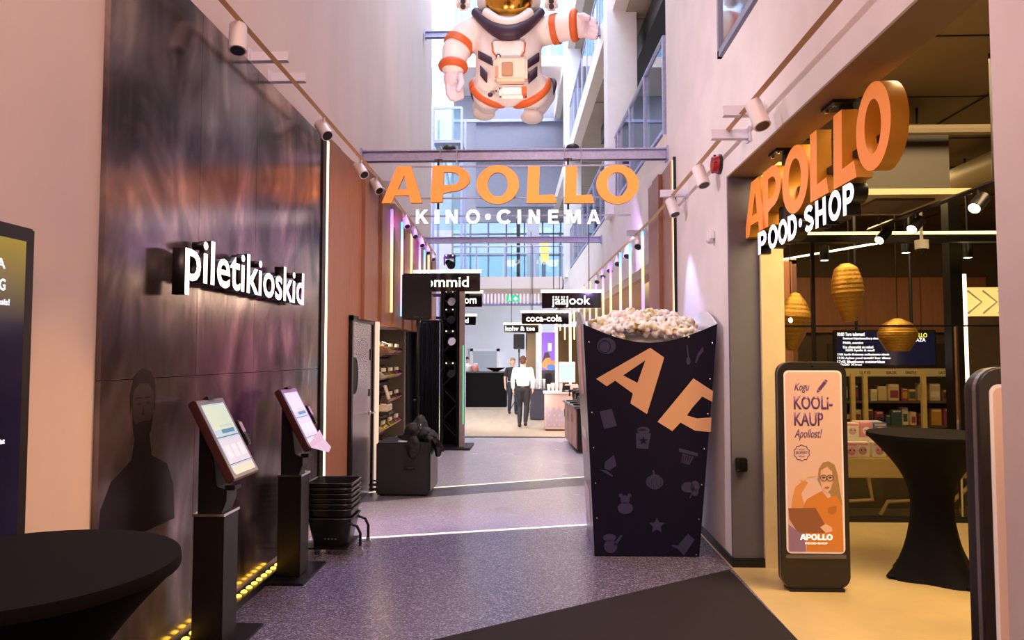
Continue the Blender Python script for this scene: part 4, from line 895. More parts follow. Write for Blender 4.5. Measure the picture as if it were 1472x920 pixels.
for k in range(7):
    z = .075 + (.045 * k if k else 0) + (.03 if k else 0); g = thing('shopping_basket', 'black plastic shopping basket, %s of the stack beside the kiosk' % bow[k], 'basket', (bx, by, z), 'stacked shopping baskets')
    h = .23; r0, r1 = (.15, .125), (.195, .165)
    def loop(rx, ry, zz): return [(bx + .0 + x, by + .02 + y, zz) for x, y in rrect(-rx, rx, -ry * 1.15, ry * 1.15, .06, 4)]
    lo, hi, li, lb = loop(*r0, z), loop(*r1, z + h), loop(r1[0] - .006, r1[1] - .006, z + h), loop(r0[0] - .006, r0[1] - .006, z + .006); n = len(lo)
    mb = MB(); q = lambda o1, o2: [(o1 + i, o1 + (i + 1) % n, o2 + (i + 1) % n, o2 + i) for i in range(n)]
    mb.add(lo + hi + li + lb, q(0, n) + q(n, 2 * n) + q(2 * n, 3 * n) + [tuple(range(n)), tuple(range(3 * n, 4 * n))]); mb.build('tub', m_bk, g, True)
    MB().tube(loop(r1[0] + .004, r1[1] + .004, z + h) + [loop(r1[0] + .004, r1[1] + .004, z + h)[0]], .007, 6).build('rim', m_bk, g, True)
    if k == 0:
        for j in range(4): MB().box(bx - .04 + j * .03, bx - .025 + j * .03, by + .02 - .158, by + .02 - .15, z + .05, z + .06).build('vent_slot', M('slot_pale', '6a6a60', .6), g)

# subwoofer, speaker on stand, jacket
a = aY(540, 713, 8.9); b = aY(617, 637, 8.9)
t = thing('subwoofer', 'big black subwoofer box on the floor beside the candy shelf', 'speaker', ((a.x + b.x) / 2, 9.2, 0))
m_sub = M('textured_black_paint', '14131c', .55, bump=.15, bs=120)
MB().box(a.x, b.x, 8.9, 9.62, .02, b.z).build('cabinet', m_sub, t, bevel=.015)
cx = (a.x + b.x) / 2 + .08
shape('handle_recess', [rrect(-.07, .07, -.07, .07, .012)], M('deep_black', '050508', .6), t, (cx, 8.896, .38), (1, 0, 0), (0, 0, 1), .012)
MB().tube([(cx - .06, 8.89, .35), (cx - .02, 8.87, .345), (cx + .02, 8.87, .345), (cx + .06, 8.89, .35)], .012).build('handle', m_blackm, t, True)
MB().box(b.x - .004, b.x + .012, 8.93, 9.59, .06, b.z - .04).build('grille', m_blackm, t)
for xx in (a.x + .07, b.x - .07):
    for yy in (8.97, 9.55): MB().cyl((xx, yy, 0), (xx, yy, .022), .03, n=12).build('foot', m_black, t)
subz = b.z
def speaker_on_stand(label_s, label_t, px0, px1, py0, py1, Y, leg=.5):
    a = aY(px0, py1, Y); b = aY(px1, py0, Y); cx = (a.x + b.x) / 2; dpt = (b.x - a.x) * .85
    t = thing('loudspeaker', label_s, 'speaker', (cx, Y + dpt / 2, a.z), 'loudspeakers on stands')
    mb = MB(); w_ = b.x - a.x; mb.prism([(a.x, Y), (b.x, Y), (b.x - w_ * .15, Y + dpt), (a.x + w_ * .15, Y + dpt)], b.z - a.z, lambda u, v, k: (u, v, a.z + k)); mb.build('cabinet', m_sub, t, bevel=.015)
    MB().box(a.x + .02, b.x - .02, Y - .008, Y + .002, a.z + .06, b.z - .03).build('grille', M('speaker_grille', '0b0b10', .6, bump=.3, bs=400), t)
    MB().box(cx - .03, cx + .03, Y - .012, Y - .006, a.z + .025, a.z + .04).build('badge', M('speaker_badge', '55555c', .4), t)
    for xx in (a.x + .01, b.x - .03): MB().box(xx, xx + .02, Y + dpt * .3, Y + dpt * .7, a.z + .25, a.z + .37).build('side_grip', m_blackm, t)
    s = thing('speaker_stand', label_t, 'stand', (cx, Y + dpt / 2, 0), 'loudspeaker stands')
    yc = Y + dpt / 2; MB().cyl((cx, yc, .25), (cx, yc, a.z - .002), .018).build('pole', m_blackm, s, True); MB().cyl((cx, yc, 1.0), (cx, yc, 1.1), .03).build('collar', m_blackm, s, True); MB().cyl((cx, yc, a.z - .1), (cx, yc, a.z - .004), .03).build('socket', m_blackm, s, True)
    MB().tube([(cx, yc, 1.05), (cx - .06, yc - .02, 1.05)], .012).build('knob', m_blackm, s)
    for k in range(3):
        an = PI / 2 + k * 2 * PI / 3; MB().tube([(cx, yc, .55), (cx + leg * math.cos(an), yc + leg * math.sin(an), .02)], .012, 6).build('leg', m_blackm, s); MB().ell((cx + leg * math.cos(an), yc + leg * math.sin(an), .015), (.022, .022, .015), n=8, m=5).build('rubber_foot', m_black, s)
    return cx, yc
speaker_on_stand('black loudspeaker hung before the left wood panels', 'thin black speaker stand rising behind the subwoofer', 577, 620, 393, 459, 10.6, .3)
mb = MB(); jx, jy = aY(600, 630, 9.1).x, 9.15
for (dx, dy, dz, rx, ry, rz_) in ((0, 0, .09, .14, .13, .1), (.1, -.03, .08, .13, .12, .09), (.02, .02, .2, .09, .09, .11), (-.13, .02, .05, .13, .1, .05), (.17, -.05, .02, .1, .1, .1), (-.06, -.05, .14, .1, .08, .09)): mb.ell((jx + dx, jy + dy, subz + dz), (rx, ry, rz_), n=16, m=10)
mb.ell((jx - .02, 8.9, subz - .05), (.1, .05, .14), n=12, m=8); mb.ell((b.x - .01, 9.05, subz - .02), (.06, .13, .16), n=12, m=8)
t = thing('jacket', 'crumpled black jacket thrown over the corner of the subwoofer', 'jacket', (jx, jy, subz))
o = remesh('cloth', mb, M('black_jacket_cloth', '0c0b12', .6, bump=.6, bs=18, noise=.2, ns=10), t, .016, 3)
tx_ = bpy.data.textures.new('folds', 'CLOUDS'); tx_.noise_scale = .07; dm = o.modifiers.new('folds', 'DISPLACE'); dm.texture = tx_; dm.strength = .05; dm.mid_level = .5
MB().ell((jx + .05, jy - .11, subz + .19), (.012, .012, .03), n=8, m=6).build('zip_pull', m_chrome, t)
mb = MB(); c = Vector((jx + .27, 9.0, subz - .01)); mb.tube([c + Vector((-.1, 0, .09)), c + Vector((-.02, -.03, .02)), c + Vector((.01, -.02, -.06)), c + Vector((.0, 0, -.16))], [.03, .05, .06, .03], 8); mb.build('glossy_sleeve', M('black_vinyl', '101014', .15), t, True)
tag(shape('paper_plate', [oval(0, 0, .1, .09)], m_white, None, (a.x + .33, 9.1, subz + .004), (1, 0, 0), (0, 1, 0), .004), 'flat white paper lying on the subwoofer top', 'paper')
mb = MB(); c = Vector((a.x - .03, 8.95, .05)); 
mb.tube([c + Vector((.06 * math.cos(k * .7), .05 * math.sin(k * .7), .0 + .006 * k)) for k in range(22)], .012, 6); tag(mb.build('cable_coil', m_bk, smooth=True), 'black cable heap on the floor at the shelf foot', 'cable')

# pick and mix candy shelf in the niche
t = thing('candy_shelf', 'open candy shelf with white edge post in the left niche', 'shelf', V(-2.4, 10.1, 0))
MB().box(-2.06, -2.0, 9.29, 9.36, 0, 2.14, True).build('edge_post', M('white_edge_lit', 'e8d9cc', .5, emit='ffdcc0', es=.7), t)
zs = [.28, .62, .98, 1.32, 1.66]
for z in zs: MB().box(-2.75, -2.16, 9.46, 11.25, z - .03, z, True).build('shelf_board', m_blackm, t)
for yy in (9.5, 11.2): MB().box(-2.78, -2.72, yy, yy + .04, 0, 2.1, True).build('upright', m_blackm, t)
m_acr = glassmat('clear_acrylic', (.96, .93, .88), 1.4, .06)
cc = [('e2c2aa', 'beige'), ('d8949a', 'dusty pink'), ('cfa486', 'tan'), ('e2cdb8', 'cream'), ('a8605a', 'brick red'), ('d9c24a', 'yellow')]
grd = ['lowest', 'second', 'third', 'fourth', 'top']
for i, z in enumerate(zs):
    for k in range(3):
        if (i, k) in ((4, 0), (2, 0)): continue
        c, nm = cc[(i * 3 + k * 2) % 6]; yy = 9.52 + k * .56; lab = '%s candy bin with curved clear front on the %s shelf, %s from the door' % (nm, grd[i], ['first', 'second', 'third'][k])
        g = thing('candy_bin', lab, 'bin', V(-2.4, yy + .25, z), 'candy bins in the left niche'); hh = .25
        pf = [(-2.68, .0), (-2.2, .0), (-2.02, .07), (-1.96, .13), (-2.0, .17), (-2.12, .2), (-2.2, hh), (-2.68, hh)]
        mb = MB(); mb.prism([(x, z + .003 + v) for x, v in pf], .5, lambda u, v, s: V(u, yy + s, v)); mb.build('clear_case', m_acr, g)
        mb = MB(); mb.prism([(x * .985 - .036, z + .012 + v * .82) for x, v in pf], .47, lambda u, v, s: V(u, yy + .015 + s, v)); o = mb.build('candy_fill', M('candy_' + c, c, .5, noise=.5, ns=45, bump=1, bs=45), g)
        MB().box(-2.03, -2.0, yy + .15, yy + .35, z + .17, z + .22, True).build('label_card', M('label_cream', 'e9dcc6', .5), g)
        MB().tube([V(-2.2, yy + .05, z + hh + .003), V(-2.1, yy + .05, z + .215), V(-2.1, yy + .44, z + .215)], .006, 6).build('lid_hinge', m_chrome, g)
p = V(-2.15, 9.75, 1.95); t = thing('candy_drum', 'round pale yellow candy drum at the top of the niche', 'drum', p)
MB().cyl(V(-2.5, 9.75, 1.945), V(-2.12, 9.75, 1.945), .155, n=24).build('drum', M('pale_yellow_card', 'd6c98e', .4), t, True); MB().cyl(V(-2.122, 9.75, 1.945), V(-2.108, 9.75, 1.945), .16, n=24).build('lid', M('tan_lid', 'b08c6c', .4), t, True)
MB().box(-2.45, -2.3, 9.7, 9.8, 1.663, 1.80, True).build('cradle', m_blackm, t)
p = V(-1.98, 9.75, .9); t = thing('weighing_scale', 'cream weighing scale on a bracket at the candy shelf', 'scale', p)
MB().box(-2.16, -1.92, 9.55, 9.95, .97, 1.06, True).build('scale_body', M('cream_plastic', 'd9cbb0', .4), t, bevel=.01); MB().box(-2.15, -1.93, 9.56, 9.94, 1.065, 1.075, True).build('weighing_plate', m_chrome, t); MB().box(-2.15, -1.9, 9.53, 9.97, .93, .965, True).build('bracket', m_black, t)
MB().obox(V(-1.96, 9.72, 1.22), (.02, .14, .2), Matrix.Rotation(-.3, 3, 'Y')).build('price_display', M('cream_plastic', 'd9cbb0', .4), t, bevel=.01); MB().cyl(V(-2.06, 9.72, 1.07), V(-2.03, 9.72, 1.2), .015).build('display_post', m_black, t)
p = V(-2.0, 9.6, .75); mb = MB(); mb.ell(p, (.05, .05, .03)); mb.tube([p, V(-1.96, 9.7, .78)], .014); tag(mb.build('candy_scoop', M('yellow_plastic', 'e8c81e', .4), smooth=True), 'small yellow scoop hanging at the candy shelf', 'scoop')

# curtain, truss tower with moving lights
CY = 13.1
a = aY(592, 640, CY); b = aY(632, 463, CY)
pts = []; N = 60
mb = MB()
for k in range(N + 1):
    x = a.x + (b.x - a.x) * k / N; y = CY + .035 * math.sin(k * 1.35) + .015 * math.sin(k * .53); pts += [(x, y, .01), (x, y, b.z)]
mb.add(pts, [(2 * k, 2 * k + 2, 2 * k + 3, 2 * k + 1) for k in range(N)])
o = mb.build('stage_curtain', M('black_navy_velvet', '0b0a16', .8), smooth=True); tag(o, 'pleated black curtain hanging beside the light tower', 'curtain')
s = o.modifiers.new('s', 'SOLIDIFY'); s.thickness = .01
t = thing('curtain_rail', 'black pipe carrying the stage curtain', 'pipe', (a.x, CY, b.z)); MB().tube([(a.x - .05, CY, b.z + .02), (b.x + .05, CY, b.z + .02)], .02).build('rail', m_blackm, t, True)
for xx in (a.x - .03, b.x + .03): MB().cyl((xx, CY + .1, 0), (xx, CY + .1, b.z + .03), .02).build('upright', m_blackm, t); MB().obox((xx, CY + .1, .01), (.12, .22, .02)).build('foot', m_black, t)
TX0, TX1 = aY(634, 600, 13.5).x, aY(657, 600, 13.5).x; tcx = (TX0 + TX1) / 2
t = thing('truss_tower', 'tall black lighting tower with a pale lit edge panel and floor plate', 'tower', (tcx, 13.65, 0))
for xx in (TX0, TX1):
    for yy in (13.5, 13.8): MB().cyl((xx, yy, .04), (xx, yy, 3.3), .022).build('chord', m_black, t, True)
for k in range(10):
    z = .2 + k * .31
    for yy in (13.5, 13.8): MB().tube([(TX0, yy, z), (TX1, yy, z + .31)] if k % 2 else [(TX1, yy, z), (TX0, yy, z + .31)], .01, 6).build('brace', m_black, t)
MB().box(TX0 - .05, TX1 + .05, 13.82, 13.86, .04, 3.3).build('backing_cloth', m_fabric, t)
pl = aY(668, 640, 13.5).x
MB().box(pl - .1, pl, 13.46, 13.52, .04, aY(1, 419, 13.5).z).build('edge_panel', M('pale_brushed_panel', 'b9a99c', .35, metal=.3, noise=.1), t)
MB().box(pl - .035, pl - .02, 13.452, 13.46, .45, 1.9).build('green_light', E('green_led', '3fe0a0', 1.3), t); MB().box(pl - .13, pl - .1, 13.46, 13.9, .04, aY(1, 419, 13.5).z).build('panel_side', m_fabric, t)
MB().box(TX0 - .35, pl + .12, 13.25, 14.1, 0, .04).build('floor_plate', M('black_plywood', '18161e', .5), t)
ordn = ['topmost', 'second from top', 'third from top', 'fourth from top', 'fifth from top', 'lowest']
for k, py in enumerate((378, 430, 456, 487, 533)):
    c = aY(646, py, 13.3); g = thing('moving_head_light', 'black moving head stage light, %s on the tower' % ordn[k], 'stage light', c, 'moving head lights on the tower')
    MB().obox(c + Vector((0, .1, .13)), (.2, .16, .07)).build('base', m_blackm, g, bevel=.01)
    for e in (-.095, .095): MB().obox(c + Vector((e, .03, .04)), (.022, .09, .16)).build('yoke_arm', m_blackm, g, bevel=.008)
    d = Vector((.35 + .1 * (k % 2), -.75, -.35)).normalized(); hc = c + Vector((0, .02, -.01))
    MB().cyl(hc - d * .09, hc + d * .1, .055, .075, n=18).build('head', m_blackgloss, g, True); MB().cyl(hc + d * .1, hc + d * .106, .065, n=18).build('lens', M('stage_lens', 'b0a8a0', .08, metal=.9), g, True); MB().cyl(hc + d * .097, hc + d * .112, .076, n=18).build('lens_ring', m_chrome if k % 2 else m_blackm, g, True)
    for e in (-.06, .06): MB().ell(c + Vector((e, .015, .14)), (.012, .008, .012), n=8, m=5).build('indicator', E('indicator_white', 'ffffff', 2), g)

# hanging bar signs ---------------------------------------------------------------
m_sign = M('glossy_sign_black', '120f16', .08)
def hang_sign(label, text, px0, px1, py0, py1, Y, tpx0, tpx1, side=None, wall=None, tube=True, top=5.0):
    a = aY(px0, py1, Y); b = aY(px1, py0, Y); t = thing('hanging_sign', label, 'sign', ((a.x + b.x) / 2, Y, a.z), 'lit word signs over the bars')
    MB().box(a.x, b.x, Y, Y + .06, a.z, b.z).build('sign_board', m_sign, t)
    MB().box(a.x - .02, b.x + .02, Y - .015, Y + .03, b.z + .01, b.z + .06).build('light_strip', m_led, t)
    if side: xx = b.x if side > 0 else a.x - .05; MB().box(xx, xx + .05, Y - .015, Y + .03, .95 if side != 2 else b.z - 1.1, b.z + .01).build('light_strip', m_led, t)
    c0 = aY(tpx0, 0, Y).x; c1 = aY(tpx1, 0, Y).x; hh = b.z - a.z
    letters(text, t, m_ledw, (c0, Y - .02, a.z + hh * .24), (1, 0, 0), (0, 0, 1), c1 - c0, hh * .58, .02, .008, side=m_black, cap='k')
    if wall is not None: MB().box(V(wall, Y, 0)[0], a.x, Y + .01, Y + .05, b.z - .06, b.z).build('wall_arm', m_blackm, t)
    for f in ((.2, .8) if wall is None else ()): MB().cyl((a.x + (b.x - a.x) * f, Y + .02, b.z + .05), (a.x + (b.x - a.x) * f, Y + .02, top), .008, n=6).build('hanger_rod', m_blackm, t)
hang_sign('black hanging word sign in front of the light tower, half behind the loudspeaker', 'kommid', 596, 690, 393, 419, 12.4, 604, 675, wall=-2.1)
hang_sign('black hanging word sign just right of the light tower', 'popkorn', 634, 693, 422, 441, 14.6, 645, 686, wall=-2.1)
hang_sign('smallest black word sign low beside the light tower', 'joogid', 642, 684, 455, 467, 16.4, 648, 675, wall=-2.1)
hang_sign('black hanging word sign nearest above the popcorn box side', 'jääjook', 779, 864, 421, 443, 13.8, 792, 846, top=4.4)
hang_sign('black hanging word sign in the middle of the right bar', 'coca-cola', 750, 818, 450, 466, 17.5, 756, 806, 1, top=4.7)
hang_sign('black hanging word sign furthest along the right bar', 'kohv & tee', 725, 776, 467, 478, 21.5, 727, 768, 1, top=5.0)
# green exit sign
c = aY(737, 429, 26.2); t = thing('exit_sign', 'green exit sign with running figure and arrow under the footbridge', 'sign', c)
MB().obox(c, (.46, .04, .24)).build('sign_box', E('exit_green', '1fae72', 1.0), t)
shape('arrow', [[(.02, -.02), (.1, .07), (.18, -.02), (.15, -.04), (.115, 0), (.115, -.09), (.085, -.09), (.085, 0), (.05, -.04)]], E('exit_white', 'ffffff', 1.4), t, c + Vector((0, -.022, 0)), (1, 0, 0), (0, 0, 1), .003)
for lp in ([(-.17, -.09), (-.12, -.02), (-.14, .04), (-.09, .05), (-.05, 0), (-.07, -.01), (-.1, .02), (-.09, -.03), (-.05, -.06), (-.06, -.09), (-.08, -.06), (-.11, -.04), (-.15, -.1)], oval(-.1, .08, .022, .022, 10)): shape('running_figure', [lp], E('exit_white', 'ffffff', 1.4), t, c + Vector((0, -.022, 0)), (1, 0, 0), (0, 0, 1), .003)
MB().cyl(c + Vector((0, .02, .12)), (c.x, c.y + .02, b0.z), .012).build('hanger_rod', m_chrome, t)

# ================================================================== bars
m_pink = M('pale_pink_laminate', 'eed8d2', .4); m_lilac = M('lilac_drip', 'cfc4dd', .4); m_stain = M('stainless', 'b4b0b0', .25, metal=.9)
struct('wall_bar', MB().box(3.4, 3.5, 9.8, 26, 0, 2.98, True), M('bar_back_wall', '6b4c42', .6, noise=.1))
struct('ceiling_bar', MB().box(1.84, 3.5, 9.8, 26, 2.93, 3.0, True), M('bar_soffit', 'c9ab90', .7))
struct('wall_bar_end', MB().box(1.84, 3.4, 9.7, 9.85, 0, 2.95, True), m_wood)
# ice drink cabinet nearest to the popcorn box
a = aZ(830, 652, 0); b = aZ(813, 634, 0)
t = thing('drink_cabinet', 'stainless topped wooden drink cabinet just behind the popcorn box', 'cabinet', ((a.x + b.x) / 2 + .25, 13.6, 0))
def along(f, off, z): p = Vector((a.x, a.y, 0)).lerp(Vector((b.x, b.y, 0)), f); return (p.x + off, p.y, z)
mb = MB(); mb.add([along(0, 0, .06), along(1, 0, .06), along(1, .7, .06), along(0, .7, .06), along(0, 0, .78), along(1, 0, .78), along(1, .7, .78), along(0, .7, .78)], [(0, 1, 2, 3), (4, 5, 6, 7), (0, 1, 5, 4), (1, 2, 6, 5), (2, 3, 7, 6), (3, 0, 4, 7)]); mb.build('carcass', m_black, t)
for k in range(3):
    f0, f1 = k / 3 + .02, (k + 1) / 3 - .02; mb = MB(); mb.add([along(f0, -.02, .08), along(f1, -.02, .08), along(f1, 0, .08), along(f0, 0, .08), along(f0, -.02, .76), along(f1, -.02, .76), along(f1, 0, .76), along(f0, 0, .76)], [(0, 1, 2, 3), (4, 5, 6, 7), (0, 1, 5, 4), (1, 2, 6, 5), (2, 3, 7, 6), (3, 0, 4, 7)]); d = mb.build('door', M('pale_wood_door', 'c98f7a', .4, noise=.1), t); q = along(f1 - .05, -.035, .5); MB().cyl(q, (q[0], q[1], .65), .008).build('handle', m_chrome, d)
mb = MB(); mb.add([along(-.02, -.05, .78), along(1.02, -.05, .78), along(1.02, .75, .78), along(-.02, .75, .78), along(-.02, -.05, .82), along(1.02, -.05, .82), along(1.02, .75, .82), along(-.02, .75, .82)], [(0, 1, 2, 3), (4, 5, 6, 7), (0, 1, 5, 4), (1, 2, 6, 5), (2, 3, 7, 6), (3, 0, 4, 7)]); mb.build('worktop', m_stain, t)
for k in range(3):
    q = Vector(along(.2 + k * .3, .15, .82)); g = thing('drink_dispenser', 'stainless drink tap unit on the cabinet behind the popcorn box, %s along' % ['first', 'second', 'third'][k], 'dispenser', q, 'drink dispensers')
    MB().obox(q + Vector((.05, 0, .13)), (.2, .16, .26)).build('housing', m_stain, g, bevel=.01); MB().obox(q + Vector((-.08, 0, .2)), (.1, .1, .05)).build('tap_head', m_black, g, bevel=.006); MB().cyl(q + Vector((-.11, 0, .19)), q + Vector((-.11, 0, .1)), .014).build('spout', m_black, g); MB().obox(q + Vector((-.1, 0, .012)), (.14, .14, .02)).build('drip_tray', m_black, g)
# pink counter
a = aY(783, 617, 16.8); b = aY(832, 566, 16.8)
t = thing('bar_counter', 'pale pink bar counter with lilac drip pattern', 'counter', ((a.x + b.x) / 2, 17, 0))
MB().box(a.x, b.x + .5, 16.8, 17.6, .03, b.z).build('counter_body', m_pink, t, bevel=.01); MB().box(a.x - .03, b.x + .53, 16.76, 17.64, b.z, b.z + .03).build('counter_top', m_white, t)
dr_ = [(0.03, .05)] + [(0.03, .45)] + [(.03 + .65 * k / 24, .47 + .07 * math.sin(k * 1.25) * (1 if k % 3 else .4)) for k in range(25)] + [(.68, .05)]
shape('drip_pattern', [dr_], m_lilac, t, (a.x, 16.795, .03), (1, 0, 0), (0, 0, 1), .006)
for i in range(5):
    for j in range(3): shape('dot', [oval(.1 + i * .12 + .05 * (j % 2), .1 + j * .11, .022, .022, 8)], m_pink, t, (a.x, 16.788, .03), (1, 0, 0), (0, 0, 1), .002)
MB().box(a.x + .02, b.x + .5, 16.84, 17.5, 0, .03).build('plinth', m_black, t)
cz = b.z + .03
for k in range(6):
    q = Vector((a.x + .1 + .09 * (k % 4), 16.9 + .1 * (k // 4), cz)); g = thing('paper_cup_stack', 'stack of pale paper cups on the pink counter, %s in the row' % ['first', 'second', 'third', 'fourth', 'fifth', 'sixth'][k], 'cups', q, 'cup stacks on the bars')
    MB().lathe([(.028, 0), (.038, .1), (.04, .1), (.041, .13), (.043, .13), (.044, .18 + .03 * (k % 2))], q, 14).build('cups', m_white, g, True); MB().lathe([(.044, .1), (.045, .105)], q, 14).build('rim', m_pink, g)
q = aY(815, 548, 17.1); t = thing('cash_monitor', 'light blue cash register screen on the pink counter', 'monitor', (q.x, 17.1, cz))
w_ = 20 * 17.1 / F; h_ = 26 * 17.1 / F
MB().obox((q.x, 17.12, q.z + h_ / 2), (w_ + .06, .05, h_ + .06)).build('frame', m_white, t, bevel=.008); MB().obox((q.x, 17.09, q.z + h_ / 2), (w_, .01, h_)).build('display', E('display_blue', '9fd6ee', 1.1), t); MB().obox((q.x, 17.16, cz + .2), (.06, .05, .42)).build('stand', m_black, t); MB().obox((q.x, 17.14, cz + .01), (.25, .2, .02)).build('foot', m_black, t)
MB().obox((q.x + .1, 17.0, cz + .1), (.3, .25, .16)).build('cash_drawer', m_pink, t, bevel=.01); MB().obox((q.x - .02, 16.87, cz + .1), (.16, .01, .1)).build('drawer_slot', m_black, t)
# dark cabinet with cups further back
a = aY(762, 600, 19.6); b = aY(784, 560, 19.6)
t = thing('bar_cabinet', 'dark grey bar cabinet behind the walking man', 'cabinet', ((a.x + b.x) / 2, 20, 0)); MB().box(a.x, b.x, 19.6, 20.4, .02, b.z).build('body', M('slate_laminate', '4a4c5c', .4), t, bevel=.008); MB().box(a.x - .01, a.x + .01, 19.65, 20.35, .1, b.z - .08).build('side_door', M('wood_side', 'a88f7c', .4), t); MB().box(a.x - .03, b.x + .03, 19.57, 20.43, b.z, b.z + .03).build('worktop', m_stain, t)
for k in range(5):
    q = Vector((a.x + .04 + k * .085, 19.75, b.z + .03)); g = thing('plastic_cup', 'clear plastic cup stack on the dark cabinet, %s in the row' % ['first', 'second', 'third', 'fourth', 'fifth'][k], 'cups', q, 'cup stacks on the bars'); MB().lathe([(.026, 0), (.036, .24)], q, 12).build('cup', M('milky_plastic', 'dfe3ee', .2), g, True); MB().lathe([(.037, .23), (.039, .24), (.036, .245)], q, 12).build('rim', m_white, g)
# posters and LED frames of the bar
def poster(label, px0, px1, py0, py1, Y, base, frame=True):
    a = aY(px0, py1, Y); b = aY(px1, py0, Y); t = thing('bar_poster', label, 'poster', ((a.x + b.x) / 2, Y, 0))
    MB().box(a.x, b.x, Y, Y + .08, 0, b.z).build('panel', base, t)
    if frame: MB().box(a.x - .07, a.x, Y - .02, Y + .03, .9, b.z + .3).build('light_strip', m_led, t)
    return t, a, b
t, a, b = poster('purple poster with a white letter and orange figure at the bar back', 778, 800, 478, 532, 21, M('dark_panel', '1c1622', .4))
MB().box(a.x, b.x, 20.98, 20.995, a.z, b.z).build('print', M('violet_print', '7a4fc0', .4, emit='7a4fc0', es=.5), t)
letters('I', t, E('poster_letter', 'ffffff', 1), (a.x + .2, 20.975, a.z + .55), (1, 0, 0), (0, 0, 1), .1, .22, .002, .04, name='letter')
shape('printed_figure', [[(.0, .1), (.08, .42), (.2, .45), (.3, .25), (.42, .3), (.42, .05), (.2, .0)]], M('orange_print', 'd0803c', .4, emit='d0803c', es=.4), t, (a.x, 20.972, a.z), (1, 0, 0), (0, 0, 1), .002); shape('printed_shadow', [[(.02, .2), (.1, .5), (.2, .52), (.26, .36), (.12, .34)]], m_black, t, (a.x, 20.969, a.z), (1, 0, 0), (0, 0, 1), .002)
shape('printed_ball', [oval(.28, .08, .12, .09)], M('blue_print', '3f6fc0', .4, emit='3f6fc0', es=.4), t, (a.x, 20.966, a.z), (1, 0, 0), (0, 0, 1), .002)
t, a, b = poster('dark bronze bar panel with a row of lights beside the purple poster', 802, 832, 470, 545, 20.2, M('bronze_panel', '4a3a22', .3, metal=.5))
for k in range(4): MB().box(a.x + .05 + k * .13, a.x + .08 + k * .13, 20.15, 20.18, b.z - .1 - .25 * (k % 2), b.z + .45).build('light_strip', gm[2 if k % 2 else 0] if False else E('bar_yellow_led', 'ffe9a0', 3), t)
t, a, b = poster('narrow dark bronze panel behind the far loudspeaker', 756, 770, 477, 545, 23, M('bronze_panel', '4a3a22', .3, metal=.5), False)
for px, z0, z1 in ((771, 478, 520), (776, 470, 545)): MB().box(aY(px, 0, 22.9).x, aY(px + 2, 0, 22.9).x, 22.9, 22.94, aY(1, z1, 22.9).z, aY(1, z0, 22.9).z).build('light_strip', E('bar_yellow_led', 'ffe9a0', 3), t)
# things on the gallery behind the footbridge
for px, w_, c, es, lab in ((745, 5, '23262e', 0, 'dark slim stair post behind the footbridge'), (766, 18, 'c9cad6', 0, 'broad pale grey column behind the footbridge'), (783, 12, 'f2d36a', .8, 'yellow lit panel behind the footbridge'), (640, 14, 'e9b9a8', .2, 'pinkish sign panel behind the footbridge')):
    q = aY(px, 395, 30); g = thing('gallery_panel', lab, 'panel', (q.x, 30, 4.5)); hh = 3.0 if es == 0 else 1.0; zb_ = 4.4 if es == 0 else (5.6 if px > 700 else 5.4)
    MB().box(q.x - w_ * 30 / F / 2, q.x + w_ * 30 / F / 2, 30, 30.3, 4.4 if es == 0 else zb_, zb_ + hh).build('panel', M('gallery_' + c, c, .5, emit=c, es=es), g, bevel=.01)
    MB().box(q.x - w_ * 30 / F / 2 - .04, q.x + w_ * 30 / F / 2 + .04, 29.98, 30.32, zb_ + hh, zb_ + hh + .08).build('cap', m_greysteel, g); MB().box(q.x - .05, q.x + .05, 30.1, 30.2, 4.4, zb_ + .05).build('post', m_greysteel, g)
struct('floor_gallery_far', MB().box(-6.5, 1.4, 28.2, 34, b0.z if False else 4.2, 4.4), m_slab)
# screen of upright LED tubes under the footbridge
t = thing('tube_screen', 'row of pale vertical light tubes beneath the footbridge', 'screen', (0, 29, 3.2))
for k in range(17): px = 690 + k * 5.2; q = aY(px, 437, 29); MB().box(q.x, q.x + .06, 29, 29.1, q.z, aY(px, 416, 29).z).build('lit_tube', E('pale_lilac_tube', 'e8d6f2', .8), t)
MB().box(aY(688, 0, 29).x, aY(800, 0, 29).x, 29.0, 29.1, aY(1, 441, 29).z, aY(1, 437, 29).z).build('rail', m_steel, t); MB().box(aY(688, 0, 29).x, aY(800, 0, 29).x, 29.0, 29.1, aY(1, 416, 29).z, aY(1, 413, 29).z).build('rail', m_steel, t)
# far counter and door
a = aY(662, 583, 24.5); b = aY(728, 536, 24.5)
t = thing('black_counter', 'long black draped counter at the far end of the hall', 'counter', ((a.x + b.x) / 2, 25, 0)); MB().box(a.x - .6, b.x, 24.5, 25.3, 0, b.z).build('draped_front', m_fabric, t); MB().box(a.x - .62, b.x + .03, 24.46, 25.34, b.z, b.z + .04).build('counter_top', m_black, t)
q = aY(697, 505, 33.9); dd = struct('door_2', MB().box(q.x - .55, q.x + .55, 33.86, 33.94, 0.01, q.z), M('pale_blue_door', 'a9b9c4', .3)); fm = MB(); fm.box(q.x - .68, q.x - .55, 33.84, 33.95, 0, q.z + .12); fm.box(q.x + .55, q.x + .68, 33.84, 33.95, 0, q.z + .12); fm.box(q.x - .68, q.x + .68, 33.84, 33.95, q.z, q.z + .12); fm.build('door_frame', m_white, dd); MB().cyl((q.x + .42, 33.8, 1.05), (q.x + .3, 33.8, 1.05), .015).build('handle', m_chrome, dd)
speaker_on_stand('black loudspeaker on a pole behind the walking man', 'slim black stand under the far loudspeaker', 738, 754, 480, 502, 22.2, .35)
